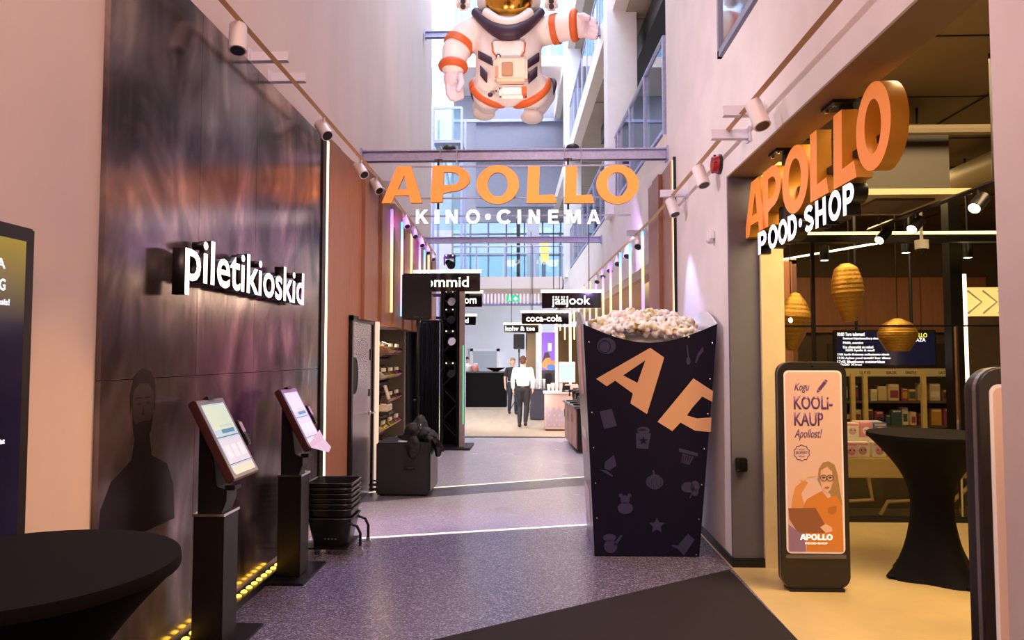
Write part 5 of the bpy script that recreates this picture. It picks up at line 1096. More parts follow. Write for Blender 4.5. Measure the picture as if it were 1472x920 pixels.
q = aY(712, 535, 24.6); t = thing('serving_bowl', 'wide dark bowl on the far black counter', 'bowl', (q.x, 24.8, b.z + .04)); MB().lathe([(.08, 0), (.1, .01), (.3, .11), (.34, .13), (.3, .13), (.08, .03)], (q.x, 24.8, b.z + .04), 24).build('bowl', m_blackm, t, True); MB().ell((q.x, 24.8, b.z + .12), (.2, .2, .06)).build('snack_fill', M('snack_orange', 'b86a4a', .6, noise=.4, ns=30), t, True)
for k, (px, c, lab) in enumerate(((683, 'd08a80', 'pink jar on the far black counter'), (672, 'e8e0da', 'white jar on the far black counter'))):
    q = aY(px, 535, 24.7); g = thing('counter_jar', lab, 'jar', (q.x, 24.75, b.z + .04), 'jars on the far counter'); MB().lathe([(.1, 0), (.13, .05), (.13, .18), (.07, .24)], (q.x, 24.75, b.z + .04), 16).build('jar', M('jar_' + c, c, .3), g, True); MB().cyl((q.x, 24.75, b.z + .28), (q.x, 24.75, b.z + .32), .08, n=16).build('lid', m_white, g, True)

# ================================================================== popcorn box
fa = aZ(855, 801, 0); fb = aZ(1007, 803, 0); FY0 = fa.y; Hh = aY(838, 466, FY0).z
xl0, xr0 = fa.x, fb.x; xl1, xr1 = aY(838, 466, FY0).x, aY(1030, 461, FY0).x
dep0, dep1 = .92, 1.12; yb = FY0 + .03; yt = FY0 - .03
ybk0, ybk1 = yb + dep0, yt + dep1
t = thing('popcorn_box', 'giant dark navy popcorn box with orange letters by the right wall', 'popcorn box', ((xl0 + xr0) / 2, yb + .45, 0))
m_box = M('navy_printed_board', '110f2a', .5, spec=.25); m_boxin = M('white_board_inside', 'dfe0ea', .5); m_boxside = M('glare_side_board', '8f867c', .3, metal=.4, noise=.06, ns=3)  # grey of the side board is glare put into its colour
def pan(name, b0, b1, t0, t1, curve, mat, thick):
    b0, b1, t0, t1 = map(Vector, (b0, b1, t0, t1)); N = 16; n = (b1 - b0).cross(t0 - b0).normalized() * thick
    top = [t0.lerp(t1, k / N) + ((t0 + t1) - (b0 + b1)).normalized() * (curve * math.sin(PI * k / N)) for k in range(N + 1)]
    v = [b0, b1] + top[::-1]; m = len(v); mb = MB(); mb.add(v + [q + n for q in v], [tuple(range(m)), tuple(range(2 * m - 1, m - 1, -1))] + [(i, m + i, m + (i + 1) % m, (i + 1) % m) for i in range(m)])
    return mb.build(name, mat, t)
FBL, FBR, FTL, FTR = (xl0, yb, .005), (xr0, yb, .005), (xl1, yt, Hh), (xr1, yt, Hh)
BBL, BBR, BTL, BTR = (xl0, ybk0, .005), (xr0, ybk0, .005), (xl1, ybk1, Hh), (xr1, ybk1, Hh)
PT = -.02
pan('front_panel', FBL, FBR, FTL, FTR, -.16, m_box, PT); pan('back_panel', BBL, BBR, BTL, BTR, -.10, m_box, .02)
pan('side_panel', FBL, BBL, FTL, BTL, .14, m_boxside, .02); pan('side_panel', FBR, BBR, FTR, BTR, .14, m_boxin, -.02)
fu = (Vector(FTL) - Vector(FBL)); fup = Vector((0, yt - yb, Hh)).normalized(); fr_ = Vector((1, 0, 0)); nF = fr_.cross(fup)
def on_front(px, py):   # point of the photograph on the front panel's plane
    d = ray(px, py); n = nF; p0 = Vector(FBL) + n * .001; s = n.dot(p0 - Vector((0, 0, CAMZ))) / n.dot(d); return Vector((0, 0, CAMZ)) + d * s
def fprint(name, loops, mat, dn=.003):
    o = Vector(FBL); L = [[((q := on_front(*p)) - o).dot(fr_) for p in []] for lp in []]
    lp2 = [[((on_front(*p) - o).dot(fr_), (on_front(*p) - o).dot(fup)) for p in lp] for lp in loops]
    return shape(name, lp2, mat, t, o + nF * dn, fr_, fup, .002)
c8 = lambda L: [(800 + x / 4.6, 420 + y / 4.6) for x, y in L]
m_orp = M('orange_print_letters', 'e6b48e', .45)
o = fprint('printed_letter', [c8([(262, 573), (620, 368), (712, 432), (598, 806), (488, 735), (505, 670), (388, 585), (332, 622)]), c8([(440, 550), (588, 450), (535, 600)])], m_orp); o['label'] = 'orange printed letter A'
ar = [(905, 570), (1035, 655), (1030, 725), (963, 690), (900, 760), (862, 815), (930, 835), (1024, 828), (1020, 925), (915, 915), (820, 862), (765, 918), (668, 857)]
o = fprint('printed_letter', [c8(ar)], m_orp); o['label'] = 'orange printed letter P'
m_ico = M('slate_blue_ink', '3c3a62', .45)
d8 = lambda L: [(800 + x / 4.181, 600 + y / 4.181) for x, y in L]
icons = [c8(oval(330, 355, 62, 55)), c8([(285, 790), (365, 770), (398, 885), (315, 905)]), d8([(478, 95), (568, 95), (550, 190), (480, 185)]), d8(oval(522, 78, 38, 22, 14)), d8([(738, 185), (850, 215), (850, 235), (735, 205)]), d8([(758, 218), (825, 238), (800, 285), (748, 272)]),
         d8([(290, 270), (345, 225), (360, 290), (318, 320), (288, 305)]), d8([(258, 315), (300, 318), (340, 350), (335, 358), (290, 332)]), d8(oval(590, 388, 52, 44, 18)), d8([(578, 318), (586, 316), (592, 345), (580, 346)]), d8(oval(790, 420, 40, 32, 14)), d8(oval(832, 415, 28, 34, 14)), d8(oval(830, 450, 25, 22, 12)), d8([(812, 455), (820, 455), (806, 485), (798, 485)]),
         d8(oval(412, 495, 28, 26, 14)), d8(oval(413, 545, 46, 36, 16)), d8(oval(386, 470, 12, 12, 10)), d8(oval(438, 470, 12, 12, 10)), d8([(603 + (50 if i % 2 == 0 else 23) * math.sin(2 * PI * i / 10 + PI), 650 + (50 if i % 2 == 0 else 23) * math.cos(2 * PI * i / 10 + PI)) for i in range(10)]),
         d8(oval(325, 775, 40, 40, 16)), d8([(340, 765), (385, 705), (396, 712), (352, 780)]), d8(oval(318, 722, 40, 22, 14)), d8([(720, 780), (790, 700), (830, 735), (765, 830)]), d8([(690, 765), (730, 770), (725, 788), (700, 780)]), c8(oval(872, 455, 14, 26, 12)), c8([(858, 350), (866, 350), (876, 430), (868, 430)]), c8([(915, 465), (935, 405), (968, 360), (972, 390), (945, 420), (925, 470)]), c8([(560, 890), (585, 900), (600, 915), (540, 918)])]
for lp in icons: fprint('printed_icon', [lp], m_ico)
st5 = lambda cx, cy, r: d8([(cx + (r if i % 2 == 0 else r * .42) * math.sin(2 * PI * i / 10 + PI), cy + (r if i % 2 == 0 else r * .42) * math.cos(2 * PI * i / 10 + PI)) for i in range(10)])
fprint('printed_star', [st5(522, 140, 28)], m_box, .005)
for lp in (c8(oval(318, 360, 40, 42)),): fprint('printed_line', [lp, c8(oval(318, 360, 35, 37))], m_box, .005)
for k in range(4): fprint('printed_line', [d8([(762 + 15 * k, 228), (767 + 15 * k, 230), (757 + 14 * k, 275), (753 + 14 * k, 274)])], m_box, .005)
for k in range(3): fprint('printed_line', [d8(oval(562 + 28 * k, 388, 10, 36, 12)), d8(oval(562 + 28 * k, 388, 8, 34, 12))], m_box, .005)
for (x, y) in ((215, 330), (1030, 337), (1015, 574), (235, 796), (1000, 806)): o = on_front(800 + x / 4.6, 420 + y / 4.6); MB().ell(o + nF * .003, (.008, .004, .008), n=8, m=5).build('screw', m_chrome, t)
for (x, y) in ((223, 183), (887, 190), (235, 395), (873, 405), (243, 605), (855, 612), (840, 825)): o = on_front(800 + x / 4.181, 600 + y / 4.181); MB().ell(o + nF * .003, (.007, .004, .007), n=8, m=5).build('screw', m_chrome, t)
# prints on the narrow side
sv = (Vector(FTL) - Vector(FBL)).normalized(); so = Vector(FBL); sd = Vector((0, 1, 0)); sn = -(sd.cross(sv)).normalized()
if sn.x > 0: sn = -sn
def side_pt(u, v): return so + sd * (u - .02 * v) + sv * v + sn * .004
for nm, (u0, u1, v0, v1), mm in (('printed_stripe', (.35, .72, 1.35, 1.98), M('salmon_print', 'd8937c', .4)), ('printed_word', (.3, .8, .95, 1.03), M('pale_print', 'd8cfc6', .4)), ('printed_stripe', (.3, .8, .84, .90), M('salmon_print', 'd8937c', .4)), ('printed_word', (.25, .85, .2, .5), M('pale_print', 'd8cfc6', .4))):
    mb = MB(); q = [side_pt(u0, v0), side_pt(u1, v0), side_pt(u1, v1), side_pt(u0, v1)]; mb.add(q + [x + sn * -.003 for x in q], [(0, 1, 2, 3), (7, 6, 5, 4), (0, 4, 5, 1), (1, 5, 6, 2), (2, 6, 7, 3), (3, 7, 4, 0)]); mb.build(nm, mm, t)
mb = MB(); mb.add([(xl1 + .02, yt + .03, Hh - .28), (xr1 - .02, yt + .03, Hh - .28), (xr1 - .02, ybk1 - .03, Hh - .28), (xl1 + .02, ybk1 - .03, Hh - .28)], [(0, 1, 2, 3)]); o = mb.build('inner_floor', m_boxin, t); o.modifiers.new('s', 'SOLIDIFY').thickness = .02
# popcorn kernels
def popmat():
    m = bpy.data.materials.new('popcorn_flakes'); m.use_nodes = True; nt = m.node_tree; b = nt.nodes['Principled BSDF']; b.inputs['Roughness'].default_value = .8; b.inputs['Subsurface Weight'].default_value = 0
    tc = nt.nodes.new('ShaderNodeTexCoord'); n = nt.nodes.new('ShaderNodeTexNoise'); n.inputs['Scale'].default_value = 7; oi = nt.nodes.new('ShaderNodeObjectInfo'); ad = nt.nodes.new('ShaderNodeVectorMath'); ad.operation = 'ADD'
    nt.links.new(tc.outputs['Object'], ad.inputs[0]); nt.links.new(oi.outputs['Random'], ad.inputs[1]); nt.links.new(ad.outputs[0], n.inputs['Vector'])
    r = nt.nodes.new('ShaderNodeValToRGB'); e = r.color_ramp.elements; e[0].position = .28; e[0].color = (*lin('8a6f2c'), 1); e[1].position = .42; e[1].color = (*lin('f3efee'), 1); x = e.new(.35); x.color = (*lin('d9cf98'), 1)
    nt.links.new(n.outputs[0], r.inputs[0]); nt.links.new(r.outputs[0], b.inputs['Base Color']); return m
m_pop = popmat(); pops = []
for v in range(5):
    mb = MB()
    for k in range(13): d = Vector((random.uniform(-1, 1), random.uniform(-1, 1), random.uniform(-1, 1))).normalized() * random.uniform(.03, .058); r = random.uniform(.018, .034); mb.ell(d, (r, r * random.uniform(.8, 1.1), r * random.uniform(.75, 1)), n=12, m=8)
    o = remesh('popcorn_kernel', mb, m_pop, None, .007, 1, origin=(0, 0, 0)); pops.append(o.data); bpy.data.objects.remove(o)
cxp, cyp = (xl1 + xr1) / 2, (yt + ybk1) / 2
for j in range(13):
    for i in range(13):
        u = -1 + 2 * (i + .5 * (j % 2)) / 12; v = -1 + 2 * j / 12
        if abs(u) > .97 or (v < -.8 and abs(u) > .8): continue
        x = cxp + u * (xr1 - xl1) / 2 * .88 + random.uniform(-.015, .015); y = cyp + v * (ybk1 - yt) / 2 * .88 + random.uniform(-.015, .015)
        r2 = u * u + v * v; z = Hh - .095 + .19 * max(0, 1 - r2 / 1.35) + random.uniform(-.02, .035)
        o = bpy.data.objects.new('popcorn_kernel', random.choice(pops)); COL.objects.link(o); o.location = (x, y, z); o.rotation_euler = [random.uniform(0, 6.28) for _ in range(3)]; s = random.uniform(.8, 1.15); o.scale = (s, s, s)
        tag(o, 'oversized white popcorn kernel heaped in the navy box', 'popcorn', 'popcorn kernels in the giant box')
mb = MB(); mb.ell((cxp, cyp, Hh - .25), ((xr1 - xl1) * .46, (ybk1 - yt) * .46, .2), n=24, m=10); mb.build('popcorn_bed', m_pop, t, True)

# ================================================================== big orange letters on the beam
SY2 = 8.62
m_or2 = M('orange_sign_face', 'f2913f', .30, emit='f08c3c', es=.7, coat=.5); m_or2s = M('orange_sign_return', 'c8741f', .4)  # face glow stands in for warm light falling on the letters
t = thing('letter_sign', 'big orange letter sign with white lettering hung from the steel beam', 'sign', (-.1, SY2, 3.2))
zb = aY(740, 290.5, SY2).z; zt = aY(740, 237.5, SY2).z
for ch, p0, p1, dy in zip('APOLLO', (550, 619, 685, 757, 811, 857), (607, 677, 746, 801, 855, 918), (0, -.5, 1, 1.5, 2, 2)):
    x0 = aY(p0, 260, SY2).x; x1 = aY(p1, 260, SY2).x; lp, wd = apollo(ch); k = (x1 - x0) / wd
    o = shape('letter', [[(a * k, b * (zt - zb)) for a, b in l] for l in lp], m_or2, t, (x0, SY2, zb - dy * SY2 / F), (1, 0, 0), (0, 0, 1), .05, m_or2s); o['label'] = 'orange letter ' + ch
m_wl = M('white_sign_letters', 'ffffff', .4, emit='f8f2ff', es=1.5)
for ch, p0, p1 in zip('KINO•CINEMA', (598, 625, 641, 670, 697, 714, 744, 760, 788, 814, 844), (616, 632, 658, 690, 706, 734, 749, 776, 803, 835, 863)):
    x0 = aY(p0, 300, SY2).x; x1 = aY(p1, 300, SY2).x; z0 = aY(700, 321 + (p0 - 598) / 264 * 2.0, SY2).z; hh = 20.5 * SY2 / F
    if ch == '•': shape('dot', [oval(0, 0, .036, .036, 16)], m_wl, t, ((x0 + x1) / 2, SY2, z0 + hh / 2), (1, 0, 0), (0, 0, 1), .03, m_grey)
    else: sign_letter(ch, t, m_wl, (x0, SY2, z0), (1, 0, 0), x1 - x0, hh, .03, m_grey)
for py in (243, 288, 313): MB().box(aY(590, 0, SY2).x, aY(905, 0, SY2).x, SY2 + .055, SY2 + .075, aY(1, py, SY2).z - .008, aY(1, py, SY2).z + .008).build('carrier_rail', m_steel, t)
for px in (630, 816):
    x = aY(px, 0, SY2).x; MB().box(x - .012, x + .012, SY2 + .076, SY2 + .1, aY(1, 316, SY2).z, bz + .0).build('hanger', m_blackm, t); MB().box(x - .05, x + .05, SY2 + .08, 8.75, bz - .012, bz - .002).build('clamp', m_blackm, t)
for k, px in enumerate((646, 823)):
    c = aY(px, 213, 8.8); g = thing('beam_lamp', 'small black dome lamp on top of the steel beam, %s' % ('above the second orange letter' if k == 0 else 'above the last letter L'), 'lamp', (c.x, 8.8, bz + .13), 'dome lamps on the beam'); MB().lathe([(.09, 0), (.09, .01), (.07, .05), (.03, .07), (0, .07)], (c.x, 8.8, bz + .13), 20).build('dome', m_black, g, True)
    for e in (-.1, .1): MB().tube([(c.x + e, 8.72, bz - .1), (c.x + e, 8.72, bz + .17), (c.x + e, 8.88, bz + .17), (c.x + e, 8.88, bz - .03)], .006, 6).build('wire_strap', m_chrome, g)

# ================================================================== inflatable astronaut
AY = 11.0; S = AY / F
def q_(px, py, dy=0): return aY(px, py, AY + dy)
def c7(x, y, dy=0): return q_(580 + x / 3.505, y / 3.505, dy)
t = thing('inflatable_astronaut', 'giant inflatable astronaut hanging in the atrium above the steel beam', 'inflatable', q_(735, 172))
m_suit = M('white_inflatable_fabric', 'f4e8e2', .55, noise=.03, ns=4); m_orb = M('orange_band_fabric', 'd9642a', .5); m_dkb = M('dark_plum_band', '3a2436', .5); m_gold = M('gold_visor', 'd99a3a', .16, metal=1, noise=.35, ns=5)
K = S / 3.505   # metres per crop pixel
mb = MB()
mb.lathe([(.01, 0), (.75, .12), (1.0, .35), (1.0, .62), (.98, .8), (.8, .95), (.3, 1.05)], c7(530, 545), 28, sx=170 * K, sy=150 * K)
for v in range(len(mb.v)): x, y, z = mb.v[v]; b0_ = c7(530, 545); mb.v[v] = (x, y, b0_.z + (z - b0_.z) * 500 * K)
def chain(pts, n=16): mb.tube([p for p, r in pts], [r for p, r in pts], n); [mb.ell(p, (r, r, r), n=14, m=9) for p, r in pts]
chain([(c7(390, 150), 80 * K), (c7(310, 190), 78 * K), (c7(262, 260, -.05), 72 * K), (c7(250, 335, -.12), 62 * K)])
chain([(c7(640, 160), 80 * K), (c7(720, 155), 74 * K), (c7(800, 140, -.1), 70 * K), (c7(860, 130, -.2), 66 * K)])
chain([(c7(450, 420), 100 * K), (c7(430, 470, .1), 88 * K), (c7(425, 500, .45), 78 * K), (c7(410, 525, .75), 66 * K)])
chain([(c7(610, 420), 100 * K), (c7(650, 460, .1), 92 * K), (c7(690, 470, .45), 84 * K), (c7(670, 530, .75), 66 * K)])
remesh('suit_body', mb, m_suit, t, .035, 5)
def glove(cpt, fin, label):
    mb = MB(); [mb.ell(p, r, n=14, m=9) for p, r in cpt]
    for pts in fin: mb.tube([p for p, r in pts], [r for p, r in pts], 10); [mb.ell(p, (r, r, r), n=10, m=7) for p, r in pts]
    remesh('glove', mb, M('lavender_glove', 'e6d2dc', .55), t, .012, 2)
F_ = 17 * K
glove([(c7(248, 395, -.14), (48 * K, 40 * K, 62 * K)), (c7(250, 345, -.13), (50 * K, 50 * K, 30 * K))], [[(c7(225 + 20 * k, 430, -.16), F_), (c7(228 + 20 * k, 470, -.2), F_), (c7(240 + 17 * k, 500 - 6 * abs(k - 1), -.2), F_ * .85)] for k in range(4)] + [[(c7(285, 380, -.2), F_ * 1.1), (c7(292, 420, -.3), F_), (c7(278, 450, -.32), F_ * .9)]], '')
glove([(c7(895, 130, -.22), (55 * K, 45 * K, 62 * K))], [[(c7(920, 95 + 27 * k, -.24), F_), (c7(955, 105 + 26 * k, -.28), F_), (c7(978 - 8 * abs(k - 1.5), 118 + 23 * k, -.3), F_ * .9)] for k in range(4)] + [[(c7(885, 90, -.3), F_ * 1.15), (c7(905, 80, -.38), F_), (c7(930, 92, -.42), F_ * .9)]], '')
def ring(name, c, nrm, R_, r, mat, sq=1): 
    q = Vector(nrm).normalized().to_track_quat('Z', 'Y').to_matrix(); mb = MB(); mb.tube([c + q @ Vector((R_ * math.cos(2 * PI * k / 28), R_ * sq * math.sin(2 * PI * k / 28), 0)) for k in range(29)], r, 10); return mb.build(name, mat, t, True)
def band(name, p, p2, R_, mat):
    mb = MB(); mb.cyl(p, p2, R_, n=28); return mb.build(name, mat, t, True)
ring('cuff', c7(250, 335, -.12), (.05, .1, 1), 55 * K, 22 * K, m_orb); ring('cuff', c7(862, 128, -.2), (1, -.2, 0), 62 * K, 20 * K, m_orb)
band('arm_band', c7(288, 212, -.02), c7(272, 240, -.04), 79 * K, m_orb); band('arm_band', c7(752, 150, -.05), c7(782, 144, -.08), 76 * K, m_orb)
ring('thigh_band', c7(432, 468, .16), (-.45, .6, -.6), 92 * K, 24 * K, m_orb); ring('thigh_band', c7(640, 465, .16), (.45, .6, -.6), 98 * K, 24 * K, m_orb)
ring('boot_band', c7(705, 470, .5), (.6, .5, -.3), 84 * K, 12 * K, m_dkb); ring('boot_band', c7(405, 500, .5), (-.5, .5, -.3), 78 * K, 10 * K, m_dkb)
for e, (x, y) in ((-1, (405, 572)), (1, (648, 590))): mb = MB(); mb.ell(c7(x, y, .7), (66 * K, 90 * K, 30 * K)); mb.ell(c7(x + e * 8, y - 30, .8), (58 * K, 60 * K, 50 * K)); remesh('boot', mb, m_suit, t, .03, 3)
mb = MB(); mb.ell(c7(530, 0, -.05), (165 * K, 165 * K, 150 * K), n=28, m=18); mb.build('helmet', m_suit, t, True)
mb = MB(); mb.ell(c7(530, -5, -.30), (122 * K, 100 * K, 112 * K), n=28, m=18); mb.build('visor', m_gold, t, True)
for px in (300, 745): mb = MB(); mb.obox(c7(px, 0, -.1), (70 * K, .25, 95 * K)); o = mb.build('ear_pod', m_suit, t, bevel=.05, seg=3); [MB().cyl(c7(px, yy, -.235), c7(px, yy, -.22), 14 * K, n=14).build('port', m_dkb, o, True) for yy in (5, 33)]
mb = MB(); pts = [c7(362 + (692 - 362) * k / 24, 60 + 105 * math.sin(PI * k / 24), -.18 - .32 * math.sin(PI * k / 24)) for k in range(25)]; mb.tube(pts, [24 * K + 14 * K * math.sin(PI * k / 24) for k in range(25)], 12); mb.build('collar', m_dkb, t, True)
mb = MB(); mb.tube([p + Vector((0, -.02, .14)) for p in pts[4:21]], .075, 10); mb.build('visor_rim', m_suit, t, True)
fz = -150 * K - .02
for (x0, x1, y0, y1, cx_) in ((375, 445, 290, 330, -1), (385, 415, 365, 415, -1), (628, 685, 300, 345, 1), (635, 675, 370, 420, 1)):
    mb = MB(); v = []; xi, xo = (x1, x0) if cx_ < 0 else (x0, x1)
    for k in range(7):
        u = k / 6; x = xi + (xo - xi) * u; rel = (x - 530) / 172; yy = -150 * K * math.sqrt(max(.02, 1 - rel * rel)) - .03; sl = -36 * u * 1.0
        v += [c7(x, y1 + sl, yy), c7(x, y0 + sl, yy)]
    mb.add(v, [(2 * k, 2 * k + 2, 2 * k + 3, 2 * k + 1) for k in range(6)]); o = mb.build('waist_stripe', m_dkb, t, True); o.modifiers.new('s', 'SOLIDIFY').thickness = .03
def chest(name, x0, x1, y0, y1, d, mat, bev=.03): a, b = c7(x0, y1, fz - d), c7(x1, y0, fz + .12); return MB().box(a.x, b.x, a.y, b.y, a.z, b.z).build(name, mat, t, bevel=bev)
m_pk = M('chest_pack_cream', 'ecd2bd', .5)
pk = chest('chest_pack', 455, 625, 310, 405, .1, m_pk, .04); chest('chest_screen', 495, 553, 345, 382, .125, M('tan_screen', 'b98a6a', .4), .01); chest('chest_button', 460, 482, 362, 388, .12, M('peach_button', 'c99a80', .5), .01)
chest('belt_pouch', 480, 620, 445, 492, .06, m_suit, .05); chest('pouch_tag', 595, 622, 458, 474, .075, m_orb, .008); chest('chest_flap', 445, 605, 215, 305, .01, m_suit, .03)
MB().ell(c7(478, 283, fz - .04), (12 * K, .02, 12 * K)).build('chest_port', m_dkb, t, True); MB().ell(c7(478, 283, fz - .055), (6 * K, .02, 6 * K)).build('chest_port_centre', m_white, t, True); MB().ell(c7(437, 478, fz + .1), (13 * K, .04, 11 * K)).build('hip_port', m_dkb, t, True)
for (x, y) in ((485, 447), (487, 488), (617, 440), (617, 488), (467, 458), (565, 388), (610, 355)): MB().ell(c7(x, y, fz - .02), (4 * K, .03, 4 * K), n=8, m=6).build('rivet', m_dkb, t)
for sgn in (-1, 1): MB().tube([c7(530 + sgn * 85, 215, fz + .02), c7(530 + sgn * 80, 260, fz - .02), c7(530 + sgn * 52, 300, fz - .03)], 4 * K, 6).build('strap_line', m_orb, t, True)
MB().tube([c7(470, -120, 0), c7(470, -700, 0)], .01, 6).build('suspension_cable', m_blackm, t); MB().tube([c7(590, -120, 0), c7(590, -700, 0)], .01, 6).build('suspension_cable', m_blackm, t)

# ================================================================== people
m_skin = M('skin', 'd8a58c', .55)
def person(label, x, y, H, rz, J, shirt, trouser, hair, long_sleeve, hairfn, carry=None, beard=None):
    """J: joints in metres for a 1.75 m figure, facing -Y"""
    t = thing('person', label, 'person', (x, y, 0), None, rz); k = H / 1.75
    def L(o): o.location = o.location - Vector((x, y, 0)) + Vector((0, 0, 0)); return o
    X = lambda p: Vector(p) * k
    def limb(mb, pts, sc_=1.0):
        P = [X(p[:3]) for p in pts]; R_ = [p[3] * k * sc_ for p in pts]; mb.tube(P, R_, 12); [mb.ell(p, (r, r, r), n=12, m=8) for p, r in zip(P, R_)]
    def fin(nm, mb, mat, vox, it=3): o = mb.build(nm, mat, None); 
    def rm(nm, mb, mat, vox, it=3):
        o = remesh(nm, mb, mat, None, vox, it); o.parent = t; return o
    body = MB(); tor = [(0, 0, .95, .14), (0, -.005, 1.1, .135), (0, 0, 1.28, .15), (0, .0, 1.4, .13)]
    def torso(mb, s):
        T = tor if s < 1 else [(0, 0, 1.06, .13)] + tor[1:]; T = [tuple(Vector(T[i]).lerp(Vector(T[i + 1]), f)) for i in range(3) for f in (0, .25, .5, .75)] + [T[3]]
        for (px, py, pz, r) in T: mb.ell(X((px, py, pz)), (r * 1.18 * k * s, r * .82 * k * s, .09 * k), n=16, m=10)
        mb.ell(X((0, 0, 1.42)), (.2 * k * s, .085 * k * s, .06 * k), n=16, m=8)
    torso(body, .9)
    limb(body, [(0, .0, 1.44, .052), (0, -.01, 1.53, .05)]); body.ell(X((0, -.02, 1.635)), (.074 * k, .09 * k, .115 * k), n=18, m=12); body.ell(X((0, -.045, 1.585)), (.055 * k, .06 * k, .06 * k)); body.ell(X((0, -.115, 1.62)), (.013 * k, .018 * k, .024 * k))
    for e in (-1, 1): body.ell(X((e * .076, -.005, 1.63)), (.012 * k, .022 * k, .032 * k))
    for s in ('L', 'R'):
        limb(body, [J[s + 'sh'] + (.05,), J[s + 'el'] + (.04,), J[s + 'wr'] + (.028,)]); limb(body, [J[s + 'hip'] + (.08,), J[s + 'kn'] + (.055,), J[s + 'an'] + (.038,)])
        wv = Vector(J[s + 'wr']); hd = (wv - Vector(J[s + 'el'])).normalized(); pc = wv + hd * .055; sx = 1 if s == 'L' else -1
        body.ell(X(pc), (.026 * k, .04 * k, .05 * k))
        for f in range(4): st = pc + hd * .035 + Vector((0, -.028 + .018 * f, 0)); limb(body, [tuple(st) + (.010,), tuple(st + hd * (.04 - .004 * abs(f - 1)) + Vector((-sx * .008, -.004, 0))) + (.009,), tuple(st + hd * .062 + Vector((-sx * .02, -.01, 0))) + (.008,)])
        th = pc + Vector((-sx * .01, -.035, 0)); limb(body, [tuple(th) + (.012,), tuple(th + hd * .035 + Vector((-sx * .01, -.018, 0))) + (.010,)])
    rm('body', body, m_skin, .0085, 2)
    sh = MB(); torso(sh, 1.04)
    for s in ('L', 'R'):
        a, b, c = (Vector(J[s + q]) for q in ('sh', 'el', 'wr')); e = b.lerp(c, .82) if long_sleeve else a.lerp(b, .7)
        limb(sh, [tuple(a) + (.072,), tuple(a.lerp(b, .5)) + (.064,), tuple(b) + (.055,), tuple(e) + (.045,)] if long_sleeve else [tuple(a) + (.07,), tuple(e) + (.062,)])
    rm('shirt', sh, shirt, .014, 3)
    tr = MB(); tr.ell(X((0, 0, .95)), (.165 * k, .12 * k, .12 * k), n=16, m=10)
    for s in ('L', 'R'):
        a, b, c = (Vector(J[s + q]) for q in ('hip', 'kn', 'an')); limb(tr, [tuple(a) + (.1,), tuple(a.lerp(b, .5)) + (.088,), tuple(b) + (.068,), tuple(b.lerp(c, .5)) + (.062,), tuple(b.lerp(c, .93)) + (.052,)])
    rm('trousers', tr, trouser, .014, 3)
    MB().lathe([(.166 * k, .985 * k), (.163 * k, 1.015 * k)], (0, 0, 0), 24, sy=.74).build('belt', m_black, None).parent = t
    for s in ('L', 'R'):
        f = MB(); a = Vector(J[s + 'an']); td = Vector(J.get(s + 'toe', (0, -1, 0))); f.ell(X(a + td * .05 + Vector((0, 0, -.045))), (.045 * k, .12 * k, .045 * k), n=14, m=8); f.ell(X(a + Vector((0, .02, -.03))), (.045 * k, .055 * k, .055 * k)); rm('shoe', f, m_black, .014, 2)
    h = MB(); hairfn(h, X, k); rm('hair', h, hair, .012, 2)
    if beard: f = MB(); f.ell(X((0, -.075, 1.565)), (.05 * k, .045 * k, .04 * k)); rm('beard', f, beard, .012, 2)
    fe = MB()
    for e in (-.03, .03): fe.ell(X((e, -.104, 1.64)), (.011 * k, .008 * k, .006 * k), n=8, m=6)
    fe.build('eyes', m_black, None).parent = t
    m_ = MB(); m_.ell(X((0, -.1, 1.575)), (.022 * k, .008 * k, .006 * k), n=8, m=6); m_.build('mouth', M('lips', 'a8645a', .5), None).parent = t
    return t
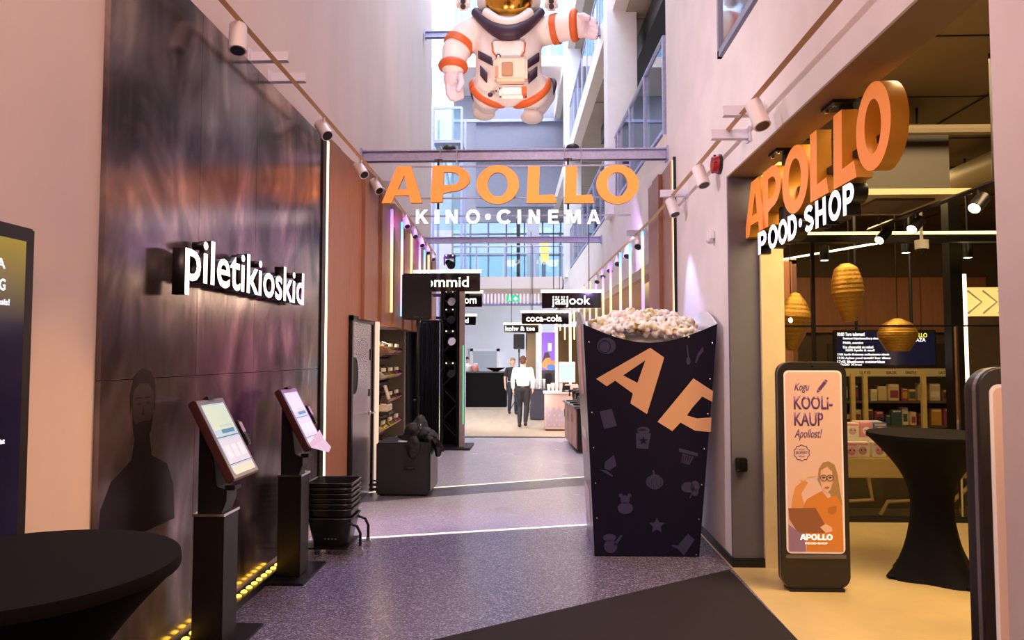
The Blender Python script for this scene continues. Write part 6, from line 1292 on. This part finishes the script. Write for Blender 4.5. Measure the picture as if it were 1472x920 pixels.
def short_hair(h, X, k): h.ell(X((0, -.0, 1.675)), (.083 * k, .098 * k, .088 * k), n=16, m=10); h.ell(X((0, .035, 1.62)), (.076 * k, .065 * k, .07 * k))
def tied_hair(h, X, k): h.ell(X((0, -.004, 1.69)), (.086 * k, .1 * k, .085 * k), n=16, m=10); h.ell(X((0, .04, 1.63)), (.084 * k, .075 * k, .1 * k)); h.ell(X((0, .06, 1.6)), (.07 * k, .06 * k, .09 * k)); h.ell(X((0, .09, 1.74)), (.04 * k, .04 * k, .04 * k))
walk = dict(Lsh=(.19, 0, 1.41), Lel=(.25, .05, 1.15), Lwr=(.245, -.02, .93), Rsh=(-.19, 0, 1.41), Rel=(-.25, .0, 1.15), Rwr=(-.235, -.10, .95), Lhip=(.09, 0, .92), Lkn=(.09, -.10, .5), Lan=(.085, .02, .09), Rhip=(-.09, 0, .92), Rkn=(-.09, -.02, .5), Ran=(-.085, .22, .13))
m_shirt = M('white_cotton_shirt', 'e8dede', .7, noise=.04, ns=6); m_trs = M('black_cotton', '15131a', .75)
p = aZ(752, 613, 0); person('man in a white shirt and black trousers walking away down the hall', p.x, 17.6, 1.70, PI - .1, walk, m_shirt, m_trs, M('brown_hair', '4a3022', .7), True, short_hair)
stand = dict(Lsh=(.17, 0, 1.40), Lel=(.21, .04, 1.14), Lwr=(.2, -.08, .95), Rsh=(-.17, 0, 1.40), Rel=(-.24, .05, 1.15), Rwr=(-.25, -.04, .9), Lhip=(.085, 0, .92), Lkn=(.1, -.08, .5), Lan=(.1, -.0, .09), Rhip=(-.085, 0, .92), Rkn=(-.09, .0, .5), Ran=(-.09, .1, .1))
p = aZ(735, 594, 0); person('woman in a black tee and dark wide trousers walking toward the camera', aY(737, 560, 21.5).x, 21.5, 1.64, .25, stand, m_trs, M('dark_navy_trousers', '1a1c2a', .7), M('dark_blond_hair', '8a6a50', .7), False, tied_hair)
p = aY(671, 536, 26.5); person('woman in a pale blouse standing far behind the black counter', p.x, 26.6, 1.66, .1, stand, m_shirt, m_trs, M('black_hair', '1a1414', .6), True, tied_hair)
